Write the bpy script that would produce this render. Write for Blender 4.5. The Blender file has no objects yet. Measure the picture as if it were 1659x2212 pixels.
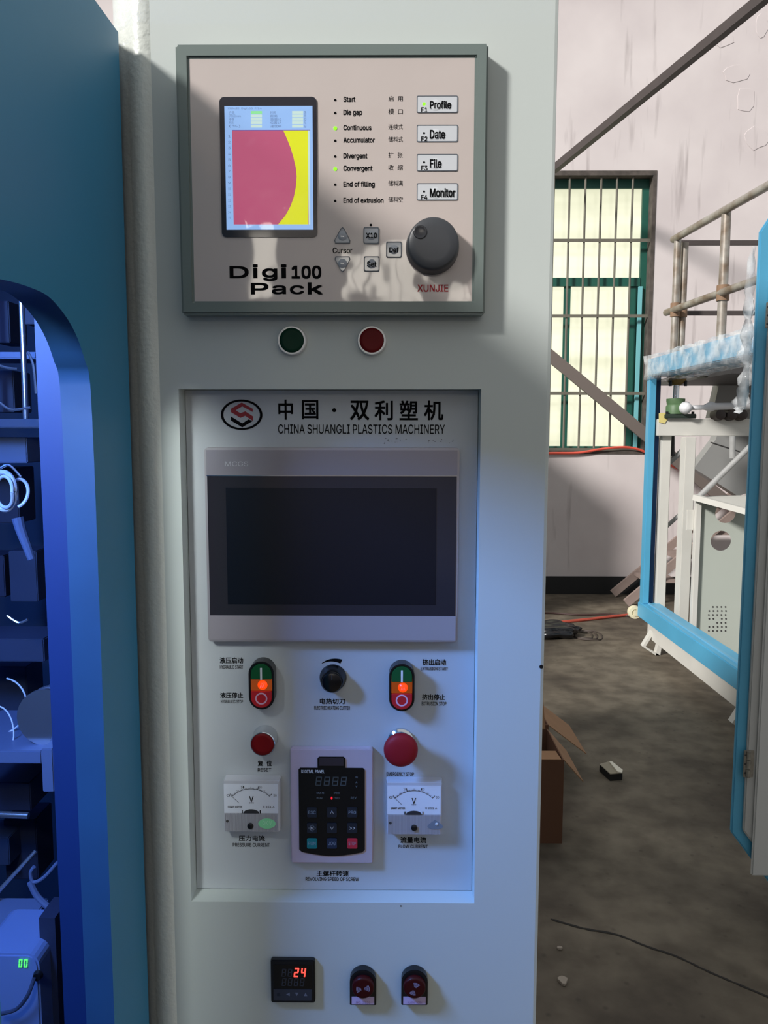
import bpy, bmesh, math, random, os
from mathutils import Vector, Matrix
random.seed(7)
C = bpy.context.scene.collection
S = bpy.context.scene
# ------------------------------------------------------------------ camera
W, H, F = 1659, 2212, 1700.0
CX, CY = W / 2, H / 2
CAMP = Vector((0, -0.85, 1.5))
_p, _y, _r = map(math.radians, (5.835, -0.515, 0.0775))
_f = Vector((math.sin(_y) * math.cos(_p), math.cos(_y) * math.cos(_p), -math.sin(_p)))
_rt = Vector((math.cos(_y), -math.sin(_y), 0)); _up = _rt.cross(_f)
RT = math.cos(_r) * _rt + math.sin(_r) * _up
UP = -math.sin(_r) * _rt + math.cos(_r) * _up
cam = bpy.data.cameras.new('camera'); camo = bpy.data.objects.new('camera', cam); C.objects.link(camo)
cam.sensor_fit = 'VERTICAL'; cam.sensor_height = 36; cam.sensor_width = 27; cam.lens = F / H * 36
cam.clip_start = 0.02; cam.clip_end = 100
m = Matrix((RT, UP, -_f)).transposed().to_4x4(); m.translation = CAMP; camo.matrix_world = m
S.camera = camo
# ------------------------------------------------------------------ light and exposure
S.view_settings.view_transform = 'Standard'; S.view_settings.look = 'None'
S.view_settings.gamma = 1; S.view_settings.use_curve_mapping = False
S.view_settings.exposure = 0.0
w = bpy.data.worlds.new('world'); S.world = w; w.use_nodes = True
w.node_tree.nodes['Background'].inputs[0].default_value = (0.93, 0.97, 1.0, 1)
w.node_tree.nodes['Background'].inputs[1].default_value = 0.56
def lamp(name, kind, loc, direction, energy, color, **k):
    l = bpy.data.lights.new(name, kind); l.energy = energy; l.color = color
    for a, b in k.items(): setattr(l, a, b)
    o = bpy.data.objects.new(name, l); C.objects.link(o); o.location = loc
    o.rotation_euler = Vector(direction).to_track_quat('-Z', 'Y').to_euler(); return o
lamp('daylight', 'SUN', (-5, -5, 6), (1.2, 1.0, -0.85), 4.1, (1.0, 0.965, 0.93), angle=math.radians(7))
lamp('blue_led_light', 'AREA', (-0.80, -0.40, 1.84), (1.0, 0.42, -0.9), 38.0, (0.17, 0.38, 1.0), shape='RECTANGLE', size=0.34, size_y=0.20)
lamp('white_fill_light', 'AREA', (-0.415, -0.64, 1.74), (0.25, 1.0, -0.75), 4.8, (0.94, 1.0, 0.98), shape='RECTANGLE', size=0.10, size_y=0.10)  # added fill lamp behind the guard, brightens the left strip of the cabinet
lamp('blue_led_light', 'AREA', (-0.9, 0.1, 1.80), (0.25, 0.55, -0.8), 3.5, (0.06, 0.18, 1.0), shape='RECTANGLE', size=0.6, size_y=0.1)

# ------------------------------------------------------------------ helpers
def ray(px, py): return _f + (px - CX) / F * RT + (CY - py) / F * UP
def at(px, py, Y):
    d = ray(px, py); return CAMP + d * ((Y - CAMP.y) / d.y)
def atx(px, py, X):
    d = ray(px, py); return CAMP + d * ((X - CAMP.x) / d.x)
def atz(px, py, Z=0):
    d = ray(px, py); return CAMP + d * ((Z - CAMP.z) / d.z)
def pr(x0, y0, x1, y1, Y):
    xm, ym = (x0 + x1) / 2, (y0 + y1) / 2
    return at(x0, ym, Y).x, at(x1, ym, Y).x, at(xm, y1, Y).z, at(xm, y0, Y).z      # x0 x1 z0 z1
def lin(c): return tuple(((v / 255) / 12.92 if v / 255 <= 0.04045 else ((v / 255 + 0.055) / 1.055) ** 2.4) for v in c) + (1,)
MATS = {}
def mat(name, col, rough=0.5, metal=0.0, var=0.0, vscale=6, bump=0.0, bscale=80, emit=0.0, coat=0.0, spec=0.5, col2=None, alpha=1.0, trans=0.0, stretch=None, detail=4):
    if name in MATS: return MATS[name]
    mt = bpy.data.materials.new(name); mt.use_nodes = True; n = mt.node_tree.nodes; l = mt.node_tree.links
    b = n['Principled BSDF']; c = lin(col)
    b.inputs['Base Color'].default_value = c; b.inputs['Roughness'].default_value = rough
    b.inputs['Metallic'].default_value = metal; b.inputs['Coat Weight'].default_value = coat
    b.inputs['Coat Roughness'].default_value = 0.05
    b.inputs['Specular IOR Level'].default_value = spec
    b.inputs['Transmission Weight'].default_value = trans
    if alpha < 1: b.inputs['Alpha'].default_value = alpha
    if emit:
        b.inputs['Emission Color'].default_value = c; b.inputs['Emission Strength'].default_value = emit
        b.inputs['Base Color'].default_value = tuple(v * 0.15 for v in c[:3]) + (1,)
    if var or bump:
        tc = n.new('ShaderNodeTexCoord'); mp = n.new('ShaderNodeMapping'); l.new(tc.outputs['Object'], mp.inputs[0])
        if stretch: mp.inputs['Scale'].default_value = stretch
    if var:
        t = n.new('ShaderNodeTexNoise'); t.inputs['Scale'].default_value = vscale; t.inputs['Detail'].default_value = detail
        l.new(mp.outputs[0], t.inputs['Vector'])
        r = n.new('ShaderNodeValToRGB'); r.color_ramp.elements[0].position = 0.32; r.color_ramp.elements[1].position = 0.68
        c2 = lin(col2) if col2 else tuple(v * (1 - var) for v in c[:3]) + (1,)
        r.color_ramp.elements[0].color = c2; r.color_ramp.elements[1].color = c
        l.new(t.outputs[0], r.inputs[0]); l.new(r.outputs[0], b.inputs['Base Color'])
    if bump:
        t = n.new('ShaderNodeTexNoise'); t.inputs['Scale'].default_value = bscale; t.inputs['Detail'].default_value = 2
        l.new(mp.outputs[0], t.inputs['Vector'])
        bp = n.new('ShaderNodeBump'); bp.inputs['Strength'].default_value = 1; bp.inputs['Distance'].default_value = bump
        l.new(t.outputs[0], bp.inputs['Height']); l.new(bp.outputs[0], b.inputs['Normal'])
        if coat: l.new(bp.outputs[0], b.inputs['Coat Normal'])
    MATS[name] = mt; return mt

def obj(name, bm, mt, parent=None, smooth=False, kind=None, label=None, bevel=0, seg=2):
    if bevel:
        bmesh.ops.remove_doubles(bm, verts=bm.verts, dist=1e-6)
        es = [e for e in bm.edges if len(e.link_faces) == 2 and e.calc_face_angle(0) > 0.6]
        bmesh.ops.bevel(bm, geom=es, offset=bevel, segments=seg, affect='EDGES', clamp_overlap=True)
    bmesh.ops.recalc_face_normals(bm, faces=bm.faces)
    me = bpy.data.meshes.new(name); bm.to_mesh(me); bm.free(); me.materials.append(mt)
    if smooth:
        for p in me.polygons: p.use_smooth = True
        if smooth != 'all': me.set_sharp_from_angle(angle=math.radians(35))
    o = bpy.data.objects.new(name, me); C.objects.link(o)
    if parent:
        o.parent = parent; base = Vector(parent.get('_base', (0, 0, 0)))
        o.location = -base; o['_base'] = (0, 0, 0)
    else: o['_base'] = (0, 0, 0)
    if kind: o['kind'] = kind
    if label: o['label'] = label
    return o
def thing(name, label, cat, base, group=None):
    o = bpy.data.objects.new(name, None); C.objects.link(o); o.location = base; o['_base'] = tuple(base)
    o.empty_display_size = 0.05
    return tag(o, label, cat, group)
def tag(o, label, cat, group=None):
    o['label'] = label; o['category'] = cat
    if group: o['group'] = group
    return o
def BM(): return bmesh.new()
def box(bm, x0, x1, y0, y1, z0, z1):
    v = [bm.verts.new((x, y, z)) for x in (x0, x1) for y in (y0, y1) for z in (z0, z1)]
    for f in ((0, 1, 3, 2), (4, 6, 7, 5), (0, 4, 5, 1), (2, 3, 7, 6), (0, 2, 6, 4), (1, 5, 7, 3)): bm.faces.new([v[i] for i in f])
    return bm
def hexa(bm, a, b):                                   # a, b: two quads of 4 points
    va = [bm.verts.new(p) for p in a]; vb = [bm.verts.new(p) for p in b]; k = len(va)
    bm.faces.new(va); bm.faces.new(vb[::-1])
    for i in range(k): bm.faces.new((va[i], vb[i], vb[(i + 1) % k], va[(i + 1) % k]))
    return bm
def prism(bm, pts, y0, y1, ax='y', taper=None):       # pts (x,z) extruded along y, or (y,z) extruded along x
    c = [sum(p[i] for p in pts) / len(pts) for i in (0, 1)]
    k = taper or 1.0
    mk = (lambda p, q: (p[0], q, p[1])) if ax == 'y' else ((lambda p, q: (q, p[0], p[1])) if ax == 'x' else (lambda p, q: (p[0], p[1], q)))
    return hexa(bm, [mk(((p[0] - c[0]) * k + c[0], (p[1] - c[1]) * k + c[1]), y0) for p in pts], [mk(p, y1) for p in pts])
def ring(bm, outer, inner, y0, y1, ax='y'):           # equal-length loops
    mk = (lambda p, q: (p[0], q, p[1])) if ax == 'y' else (lambda p, q: (q, p[0], p[1]))
    L = [[bm.verts.new(mk(p, q)) for p in loop] for loop in (outer, inner) for q in (y0, y1)]
    n = len(outer)
    for i in range(n):
        j = (i + 1) % n
        bm.faces.new((L[0][i], L[0][j], L[2][j], L[2][i])); bm.faces.new((L[1][i], L[3][i], L[3][j], L[1][j]))
        bm.faces.new((L[0][i], L[1][i], L[1][j], L[0][j])); bm.faces.new((L[2][i], L[2][j], L[3][j], L[3][i]))
    return bm
def circ(cx, cz, r, n=40, rz=None, a0=0, a1=360):
    k = n if a1 - a0 >= 360 else n + 1
    return [(cx + r * math.cos(math.radians(a0 + (a1 - a0) * i / n)), cz + (rz or r) * math.sin(math.radians(a0 + (a1 - a0) * i / n))) for i in range(k)]
def rrect(x0, x1, z0, z1, r, n=5):
    o = []
    for cx, cz, a in ((x1 - r, z1 - r, 0), (x0 + r, z1 - r, 90), (x0 + r, z0 + r, 180), (x1 - r, z0 + r, 270)):
        o += [(cx + r * math.cos(math.radians(a + 90 * i / n)), cz + r * math.sin(math.radians(a + 90 * i / n))) for i in range(n + 1)]
    return o
def lathe(bm, cx, cz, prof, n=40):                    # prof: (radius, y) list, axis along y
    rows = []
    for r, y in prof: rows.append([bm.verts.new((cx + r * math.cos(2 * math.pi * i / n), y, cz + r * math.sin(2 * math.pi * i / n))) for i in range(n)] if r > 1e-6 else [bm.verts.new((cx, y, cz))])
    for a, b in zip(rows, rows[1:]):
        for i in range(n):
            j = (i + 1) % n
            if len(a) == 1 and len(b) == 1: continue
            if len(a) == 1: bm.faces.new((a[0], b[i], b[j]))
            elif len(b) == 1: bm.faces.new((a[i], b[0], a[j]))
            else: bm.faces.new((a[i], b[i], b[j], a[j]))
    return bm
def tube(bm, pts, r, n=10, closed=False):
    pts = [Vector(p) for p in pts]; rows = []; N = len(pts)
    up = Vector((0, 0, 1)); prev = None
    for i, p in enumerate(pts):
        a = pts[(i - 1) % N] if (closed or i) else p; b = pts[(i + 1) % N] if (closed or i < N - 1) else p
        t = (b - a).normalized()
        if prev is None:
            u = t.cross(up) if abs(t.dot(up)) < 0.95 else t.cross(Vector((0, 1, 0)))
        else: u = prev - t * prev.dot(t)
        u.normalize(); prev = u; v = t.cross(u)
        rr = r[i] if isinstance(r, (list, tuple)) else r
        rows.append([bm.verts.new(p + rr * (math.cos(2 * math.pi * k / n) * u + math.sin(2 * math.pi * k / n) * v)) for k in range(n)])
    for i in range(N if closed else N - 1):
        A, B = rows[i], rows[(i + 1) % N]
        for k in range(n): bm.faces.new((A[k], A[(k + 1) % n], B[(k + 1) % n], B[k]))
    if not closed: bm.faces.new(rows[0][::-1]); bm.faces.new(rows[-1])
    return bm
def beam(bm, p, q, wd, ht, up=(0, 0, 1)):             # rectangular bar from p to q
    p, q = Vector(p), Vector(q); t = (q - p).normalized(); s = t.cross(Vector(up)).normalized(); u = s.cross(t)
    o = [s * wd / 2 + u * ht / 2, -s * wd / 2 + u * ht / 2, -s * wd / 2 - u * ht / 2, s * wd / 2 - u * ht / 2]
    return hexa(bm, [p + k for k in o], [q + k for k in o])
def spline(pts, n=8):
    P = [Vector(p) for p in pts]; P = [P[0]] + P + [P[-1]]; o = []
    for i in range(1, len(P) - 2):
        for k in range(n):
            t = k / n; a, b, c, d = P[i - 1:i + 3]
            o.append(0.5 * ((2 * b) + (c - a) * t + (2 * a - 5 * b + 4 * c - d) * t * t + (3 * b - a - 3 * c + d) * t ** 3))
    return o + [P[-2]]

try:                                                   # Blender's own bundled sans, else the built-in font
    SANS = bpy.data.fonts.load(os.path.join(bpy.utils.system_resource('DATAFILES'), 'fonts', 'Inter.woff2'))
except Exception: SANS = None
from mathutils.geometry import tessellate_polygon
def refill(me):                                        # fill glyph outlines robustly, letter by letter
    nb = {}
    for e in me.edges:
        a, b = e.vertices; nb.setdefault(a, []).append(b); nb.setdefault(b, []).append(a)
    seen = set(); loops = []
    for s0 in nb:
        if s0 in seen: continue
        L = [s0]; seen.add(s0); cur = s0
        while True:
            nx = [k for k in nb[cur] if k not in seen]
            if not nx: break
            cur = nx[0]; seen.add(cur); L.append(cur)
        Q = []
        for k in L:
            p = me.vertices[k].co.copy()
            if not Q or (p - Q[-1]).length > 1e-5: Q.append(p)
        if len(Q) > 2: loops.append(Q)
    groups = []
    for Q in sorted(loops, key=lambda q: min(p.x for p in q)):
        bb = [min(p.x for p in Q), max(p.x for p in Q), min(p.y for p in Q), max(p.y for p in Q)]
        for g in groups:
            c_ = g[1]
            if bb[0] < c_[1] - 1e-4 and bb[1] > c_[0] and bb[2] < c_[3] - 1e-4 and bb[3] > c_[2] + 1e-4:
                g[0].append(Q); g[1] = [min(bb[0], c_[0]), max(bb[1], c_[1]), min(bb[2], c_[2]), max(bb[3], c_[3])]; break
        else: groups.append([[Q], bb])
    V, Fc = [], []
    for G, _ in groups:
        flat_ = [p for q in G for p in q]
        want = abs(sum(sum(q[i].x * q[(i + 1) % len(q)].y - q[(i + 1) % len(q)].x * q[i].y for i in range(len(q))) / 2 for q in G)); best = None
        for an in (0, 1.1, .37, .8, 2.0, 2.6, 1.9, .2, 2.9):
            ca, sa = math.cos(an), math.sin(an)
            T = tessellate_polygon([[Vector((p.x * ca - p.y * sa, p.x * sa + p.y * ca, 0)) for p in q] for q in G])
            ar = sum(abs((flat_[b] - flat_[a]).cross(flat_[c_] - flat_[a]).z) / 2 for a, b, c_ in T)
            if best is None or abs(ar - want) < best[0]: best = (abs(ar - want), T)
        o = len(V); V += [tuple(p) for p in flat_]; Fc += [tuple(o + k for k in t) for t in best[1]]
    m2 = bpy.data.meshes.new('t'); m2.from_pydata(V, [], Fc); m2.update(); return m2
def text(body, box4, Y, mt, parent, name='caption', bold=0.0, shear=0.0, res=3):
    x0, x1, z0, z1 = pr(*box4, Y); latin = all(ord(ch) < 128 for ch in body)
    c = bpy.data.curves.new('t', 'FONT'); c.body = body; c.shear = shear; c.resolution_u = res if latin else 2
    if latin:
        if SANS: c.font = SANS; c.fill_mode = 'NONE'
    t = bpy.data.objects.new('t', c); C.objects.link(t); bpy.context.view_layer.update()
    me = bpy.data.meshes.new_from_object(t); bpy.data.objects.remove(t); bpy.data.curves.remove(c)
    if latin and SANS: me = refill(me)
    xs = [v.co.x for v in me.vertices]; ys = [v.co.y for v in me.vertices]
    a, b, cc, d = min(xs), max(xs), min(ys), max(ys)
    for v in me.vertices:
        v.co = Vector((x0 + (v.co.x - a) / (b - a) * (x1 - x0), Y, z0 + (v.co.y - cc) / max(d - cc, 1e-6) * (z1 - z0)))
    if bold:                             # heavier strokes: slightly shifted layers of the same glyphs
        e = (z1 - z0) * bold * 1.0; bm = BM()
        for k, (dx, dz) in enumerate(((-e, -e), (e, -e), (-e, e), (e, e))):
            n0 = len(bm.verts); bm.from_mesh(me); bm.verts.ensure_lookup_table()
            for v in bm.verts[n0:]: v.co += Vector((dx, -k * .00002, dz))
        bm.to_mesh(me); bm.free()
    me.materials.clear(); me.materials.append(mt); me.name = name
    o = bpy.data.objects.new(name, me); C.objects.link(o); o.parent = parent
    o.location = -Vector(parent.get('_base', (0, 0, 0))); o['_base'] = (0, 0, 0)
    return o
SEG = {'0': 'abcdef', '1': 'bc', '2': 'abged', '3': 'abgcd', '4': 'fgbc', '5': 'afgcd', '6': 'afgedc', '7': 'abc', '8': 'abcdefg', '9': 'abcdfg'}
def seg7(bm, s, x0, x1, z0, z1, Y, slant=0.12, t=0.10):
    n = len(s); cw = (x1 - x0) / n; w_ = cw * 0.68; h = z1 - z0; th = h * t
    for i, ch in enumerate(s):
        ox = x0 + i * cw
        R_ = {'a': (0, w_, h - th, h), 'd': (0, w_, 0, th), 'g': (0, w_, h / 2 - th / 2, h / 2 + th / 2), 'f': (0, th, h / 2, h), 'e': (0, th, 0, h / 2), 'b': (w_ - th, w_, h / 2, h), 'c': (w_ - th, w_, 0, h / 2)}
        for k in SEG.get(ch, ''):
            a, b, c, d = R_[k]; e = th * 0.2
            if k in 'adg': a += e; b -= e
            else: c += e; d -= e
            P = [(ox + x + slant * z, z0 + z) for x, z in ((a, c), (b, c), (b, d), (a, d))]
            bm.faces.new([bm.verts.new((p[0], Y, p[1])) for p in P])
    return bm

# ------------------------------------------------------------------ materials
m_cab = mat('light grey enamel', (197, 204, 200), 0.42, bump=0.00006, bscale=260, var=0.04, vscale=3)
m_plate = mat('inset plate enamel', (190, 196, 200), 0.40, bump=0.00004, bscale=300, var=0.06, vscale=5)
m_edge = mat('lightened enamel bead', (218, 222, 214), 0.30, bump=0.0008, bscale=160)  # cabinet enamel made lighter, for the light caught by the rolled edge
m_black = mat('black print', (11, 11, 13), 0.8, spec=.08)
m_redp = mat('red print', (165, 22, 34), 0.5)
m_wht = mat('white print', (215, 220, 225), 0.5)
m_blk = mat('black plastic', (16, 17, 20), 0.32)
m_frame = mat('green grey enamel', (112, 124, 120), 0.30)
m_face = mat('pale film covered faceplate', (196, 184, 178), 0.30, bump=0.0010, bscale=14, coat=1.0)
m_teal = mat('blue machine enamel', (38, 128, 168), 0.45, var=0.10, vscale=2.5)
m_blue = mat('sky blue enamel', (86, 168, 205), 0.40, var=0.12, vscale=3)
m_cream = mat('cream white enamel', (214, 212, 204), 0.45, var=0.10, vscale=4)
m_steel = mat('galvanised pipe', (176, 172, 164), 0.42, metal=0.35, var=0.25, vscale=9, col2=(120, 102, 84))
m_dark = mat('dark steel', (60, 58, 58), 0.6)
m_chrome = mat('chrome', (215, 218, 222), 0.16, metal=1)
m_wall = mat('whitewashed wall', (218, 209, 207), 0.9, var=0.1, vscale=1.6, bump=0.004, bscale=2.2, col2=(204, 194, 193))
m_base = mat('black painted base', (26, 26, 27), 0.7)

# ------------------------------------------------------------------ setting
YW = atz(1280, 1283).y
def struct(name, bm, mt, parent=None, **k): return obj(name, bm, mt, parent, kind='structure' if parent is None else None, **k)
mf = bpy.data.materials.new('stained concrete'); mf.use_nodes = True; n = mf.node_tree.nodes; l = mf.node_tree.links
b = n['Principled BSDF']; tc = n.new('ShaderNodeTexCoord')
t1 = n.new('ShaderNodeTexNoise'); t1.inputs['Scale'].default_value = 1.6; t1.inputs['Detail'].default_value = 8
t2 = n.new('ShaderNodeTexNoise'); t2.inputs['Scale'].default_value = 9; t2.inputs['Detail'].default_value = 6
t3 = n.new('ShaderNodeTexVoronoi'); t3.inputs['Scale'].default_value = 16
for t in (t1, t2, t3): l.new(tc.outputs['Object'], t.inputs['Vector'])
r1 = n.new('ShaderNodeValToRGB'); r1.color_ramp.elements[0].position = 0.35; r1.color_ramp.elements[1].position = 0.68
r1.color_ramp.elements[0].color = lin((76, 67, 56)); r1.color_ramp.elements[1].color = lin((126, 116, 100))
r2 = n.new('ShaderNodeValToRGB'); r2.color_ramp.elements[0].position = 0.34; r2.color_ramp.elements[1].position = 0.62
r2.color_ramp.elements[0].color = (0.5, 0.47, 0.44, 1); r2.color_ramp.elements[1].color = (1, 1, 1, 1)
r3 = n.new('ShaderNodeValToRGB'); r3.color_ramp.elements[0].position = 0.04; r3.color_ramp.elements[1].position = 0.16
r3.color_ramp.elements[0].color = (0.35, 0.33, 0.3, 1); r3.color_ramp.elements[1].color = (1, 1, 1, 1)
l.new(t1.outputs[0], r1.inputs[0]); l.new(t2.outputs[0], r2.inputs[0]); l.new(t3.outputs[0], r3.inputs[0])
mx = n.new('ShaderNodeMixRGB'); mx.blend_type = 'MULTIPLY'; mx.inputs[0].default_value = 0.8
l.new(r1.outputs[0], mx.inputs[1]); l.new(r2.outputs[0], mx.inputs[2])
mx2 = n.new('ShaderNodeMixRGB'); mx2.blend_type = 'MULTIPLY'; mx2.inputs[0].default_value = 0.5
l.new(mx.outputs[0], mx2.inputs[1]); l.new(r3.outputs[0], mx2.inputs[2]); l.new(mx2.outputs[0], b.inputs['Base Color'])
b.inputs['Roughness'].default_value = 0.75
bp = n.new('ShaderNodeBump'); bp.inputs['Distance'].default_value = 0.004; l.new(t2.outputs[0], bp.inputs['Height']); l.new(bp.outputs[0], b.inputs['Normal'])
floor = struct('floor', box(BM(), -7, 9, -7.2, YW + 0.2, -0.1, 0), mf)
# crack in the concrete, a thin dark strip
ck = [atz(*p, 0.0015) for p in ((1190, 1985), (1260, 2005), (1330, 2018), (1400, 2045), (1460, 2065), (1530, 2098), (1600, 2128), (1700, 2170))]
bm = BM(); ck = spline(ck, 5); last = None
for i, p in enumerate(ck):
    q = 0.0022 + 0.0035 * abs(math.sin(i * 1.3)); a = bm.verts.new((p.x, p.y - q, 0.0015)); c_ = bm.verts.new((p.x, p.y + q, 0.0015))
    if last: bm.faces.new((last[0], a, c_, last[1]))
    last = (a, c_)
obj('crack', bm, mat('dark crack', (38, 36, 34), 0.9), floor)

# far wall with the window opening
wx1 = at(1403, 700, YW).x; wx0 = wx1 - 2.1; wz1 = at(1300, 374, YW).z; wz0 = at(1300, 976, YW).z
bm = BM(); T = 0.24; ZT = 7.0
box(bm, -7, wx0, YW, YW + T, 0, ZT); box(bm, wx1, 9, YW, YW + T, 0, ZT); box(bm, wx0, wx1, YW, YW + T, 0, wz0); box(bm, wx0, wx1, YW, YW + T, wz1, ZT)
# streaked whitewash
mw = m_wall; n = mw.node_tree.nodes; l = mw.node_tree.links; b = n['Principled BSDF']
src = b.inputs['Base Color'].links[0].from_socket
tc = n.new('ShaderNodeTexCoord'); mp = n.new('ShaderNodeMapping'); mp.inputs['Scale'].default_value = (9, 9, 0.9); l.new(tc.outputs['Object'], mp.inputs[0])
t = n.new('ShaderNodeTexNoise'); t.inputs['Scale'].default_value = 1.3; t.inputs['Detail'].default_value = 9; l.new(mp.outputs[0], t.inputs['Vector'])
r = n.new('ShaderNodeValToRGB'); r.color_ramp.elements[0].position = 0.60; r.color_ramp.elements[1].position = 0.80
r.color_ramp.elements[0].color = (1, 1, 1, 1); r.color_ramp.elements[1].color = (0.45, 0.42, 0.42, 1); l.new(t.outputs[0], r.inputs[0])
mx = n.new('ShaderNodeMixRGB'); mx.blend_type = 'MULTIPLY'; mx.inputs[0].default_value = 0.8
l.new(src, mx.inputs[1]); l.new(r.outputs[0], mx.inputs[2]); l.new(mx.outputs[0], b.inputs['Base Color'])
wall = struct('wall_back', bm, m_wall)
bz = at(1280, 1245, YW).z
struct('baseboard_back', box(BM(), -7, 9, YW - 0.012, YW - 0.001, 0.001, bz), m_base)
struct('wall_left', box(BM(), -7.2, -7, -7.2, YW, 0, 3.2), m_wall)
struct('wall_front', box(BM(), -7, 9, -7.4, -7.2, 0, 4.6), m_wall)
# peeling plaster flakes under the window and at the top right
m_flake = mat('bare plaster flake', (206, 200, 198), 0.9, var=0.2, vscale=30)
for i, (px, py, w_, h_) in enumerate(((1560, 85, 55, 34), (1588, 160, 60, 40), (1610, 215, 46, 60), (1632, 300, 60, 50), (1568, 60, 26, 22), (1645, 60, 30, 60))):
    x0, x1, z0, z1 = pr(px - w_ / 2, py - h_ / 2, px + w_ / 2, py + h_ / 2, YW)
    P = [((x0 + x1) / 2 + (x1 - x0) / 2 * (1 + random.uniform(-.28, .15)) * math.cos(a), (z0 + z1) / 2 + (z1 - z0) / 2 * (1 + random.uniform(-.28, .15)) * math.sin(a)) for a in [k * math.pi / 5.5 for k in range(11)]]
    q = obj('plaster_flake', prism(BM(), P, YW - 0.004, YW - 0.001, taper=0.97), m_wall, wall, smooth=True)

# the window
win = bpy.data.objects.new('window_1', None); C.objects.link(win); win['kind'] = 'structure'; win.location = ((wx0 + wx1) / 2, YW, wz0); win['_base'] = tuple(win.location)
m_green = mat('dark green window paint', (30, 92, 78), 0.5, var=0.2)
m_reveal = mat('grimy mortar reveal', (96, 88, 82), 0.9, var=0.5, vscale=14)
bm = BM(); e = 0.035
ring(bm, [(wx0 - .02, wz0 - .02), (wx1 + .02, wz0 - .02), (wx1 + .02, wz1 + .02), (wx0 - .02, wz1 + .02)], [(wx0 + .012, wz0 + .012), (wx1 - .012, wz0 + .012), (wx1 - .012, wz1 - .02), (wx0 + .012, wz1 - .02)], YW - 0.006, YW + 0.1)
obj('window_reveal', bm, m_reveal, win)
fy0, fy1 = YW + 0.10, YW + 0.15
gx1 = at(1387, 500, fy0).x; tz = at(1300, 610, fy0).z
bm = BM()
ring(bm, [(wx0, wz0), (wx1, wz0), (wx1, wz1), (wx0, wz1)], [(wx0 + .07, wz0 + .05), (gx1 - .005, wz0 + .05), (gx1 - .005, wz1 - .10), (wx0 + .07, wz1 - .10)], fy0, fy1)
obj('window_frame', bm, m_green, win)
obj('transom', box(BM(), wx0 + .07, gx1 - .005, fy0 - 0.01, fy1, tz - 0.035, tz + 0.04), m_green, win)
mx_ = at(1222, 800, fy0).x
obj('mullion', box(BM(), mx_ - .03, mx_ + .03, fy0 + .01, fy1, wz0 + .05, tz - 0.035), m_green, win)
obj('stile', box(BM(), gx1 - .09, gx1 - .005, fy0 + .01, fy1, wz0 + .05, tz - 0.035), m_green, win)
obj('drain_pipe', box(BM(), gx1 - .022, gx1 + .012, fy0 - .03, fy0 - .005, wz0 + .03, tz - 0.04), mat('pale teal pipe', (120, 190, 196), 0.4), win)
# glass: daylight falls through corrugated sheet close behind it
mg = bpy.data.materials.new('backlit frosted pane'); mg.use_nodes = True; n = mg.node_tree.nodes; l = mg.node_tree.links; b = n['Principled BSDF']
tc = n.new('ShaderNodeTexCoord'); mp = n.new('ShaderNodeMapping'); mp.inputs['Scale'].default_value = (0.25, 1, 3.2); l.new(tc.outputs['Object'], mp.inputs[0])
t = n.new('ShaderNodeTexNoise'); t.inputs['Scale'].default_value = 1.2; t.inputs['Detail'].default_value = 3; l.new(mp.outputs[0], t.inputs['Vector'])
r = n.new('ShaderNodeValToRGB'); r.color_ramp.elements[0].position = 0.35; r.color_ramp.elements[1].position = 0.62
r.color_ramp.elements[0].color = lin((226, 226, 196)); r.color_ramp.elements[1].color = lin((255, 254, 226)); l.new(t.outputs[0], r.inputs[0])
l.new(r.outputs[0], b.inputs['Emission Color']); b.inputs['Emission Strength'].default_value = 1.05; b.inputs['Base Color'].default_value = (0.1, 0.1, 0.08, 1); b.inputs['Roughness'].default_value = 0.3
for a, b_, c_, d, nm in ((wx0 + .07, gx1 - .005, tz + .04, wz1 - .10, 'upper'), (wx0 + .07, mx_ - .03, wz0 + .05, tz - .035, 'l'), (mx_ + .03, gx1 - .09, wz0 + .05, tz - .035, 'r')):
    obj('pane', box(BM(), a, b_, fy0 + .03, fy0 + .036, c_, d), mg, win)
gy = YW + 0.03
m_bar = mat('grey grille bar', (112, 108, 96), 0.6, var=0.2)
xb = [at(px, 385, gy).x for px in (1231, 1265, 1300, 1333.5, 1367.5)]
st = (xb[-1] - xb[0]) / 4
for k in range(-8, 5):
    x = xb[0] + st * k
    if x > wx0 + .05: obj('grille_bar', tube(BM(), [(x, gy, wz0 + .0), (x, gy, wz1 - .0)], 0.010, 8), m_bar, win, smooth=True)
for py in (520, 683, 850, 971):
    z = at(1300, py, gy).z; obj('grille_rail', box(BM(), wx0, wx1, gy - .017, gy - .011, z - .014, z + .014), m_bar, win)
# windows high in the wall behind the photographer (they mirror in the film of the controller)
m_dayg = mat('daylit window pane', (255, 246, 232), 0.3, emit=9)
for i, (x0, x1, z0, z1) in enumerate(((-1.62, -1.18, 2.84, 3.46), (-0.5, -0.12, 2.8, 3.3), (-0.06, 0.30, 2.75, 3.3), (0.55, 0.75, 2.7, 2.9), (-2.1, -1.95, 3.9, 4.2))):
    wn = struct('window_%d' % (i + 2), ring(BM(), [(x0 - .05, z0 - .05), (x1 + .05, z0 - .05), (x1 + .05, z1 + .05), (x0 - .05, z1 + .05)], [(x0, z0), (x1, z0), (x1, z1), (x0, z1)], -7.2, -7.14), m_green)
    obj('pane', box(BM(), x0, x1, -7.198, -7.185, z0, z1), m_dayg, wn)
    xm = (x0 + x1) / 2; obj('mullion', box(BM(), xm - .012, xm + .012, -7.184, -7.15, z0, z1), m_green, wn)

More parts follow.
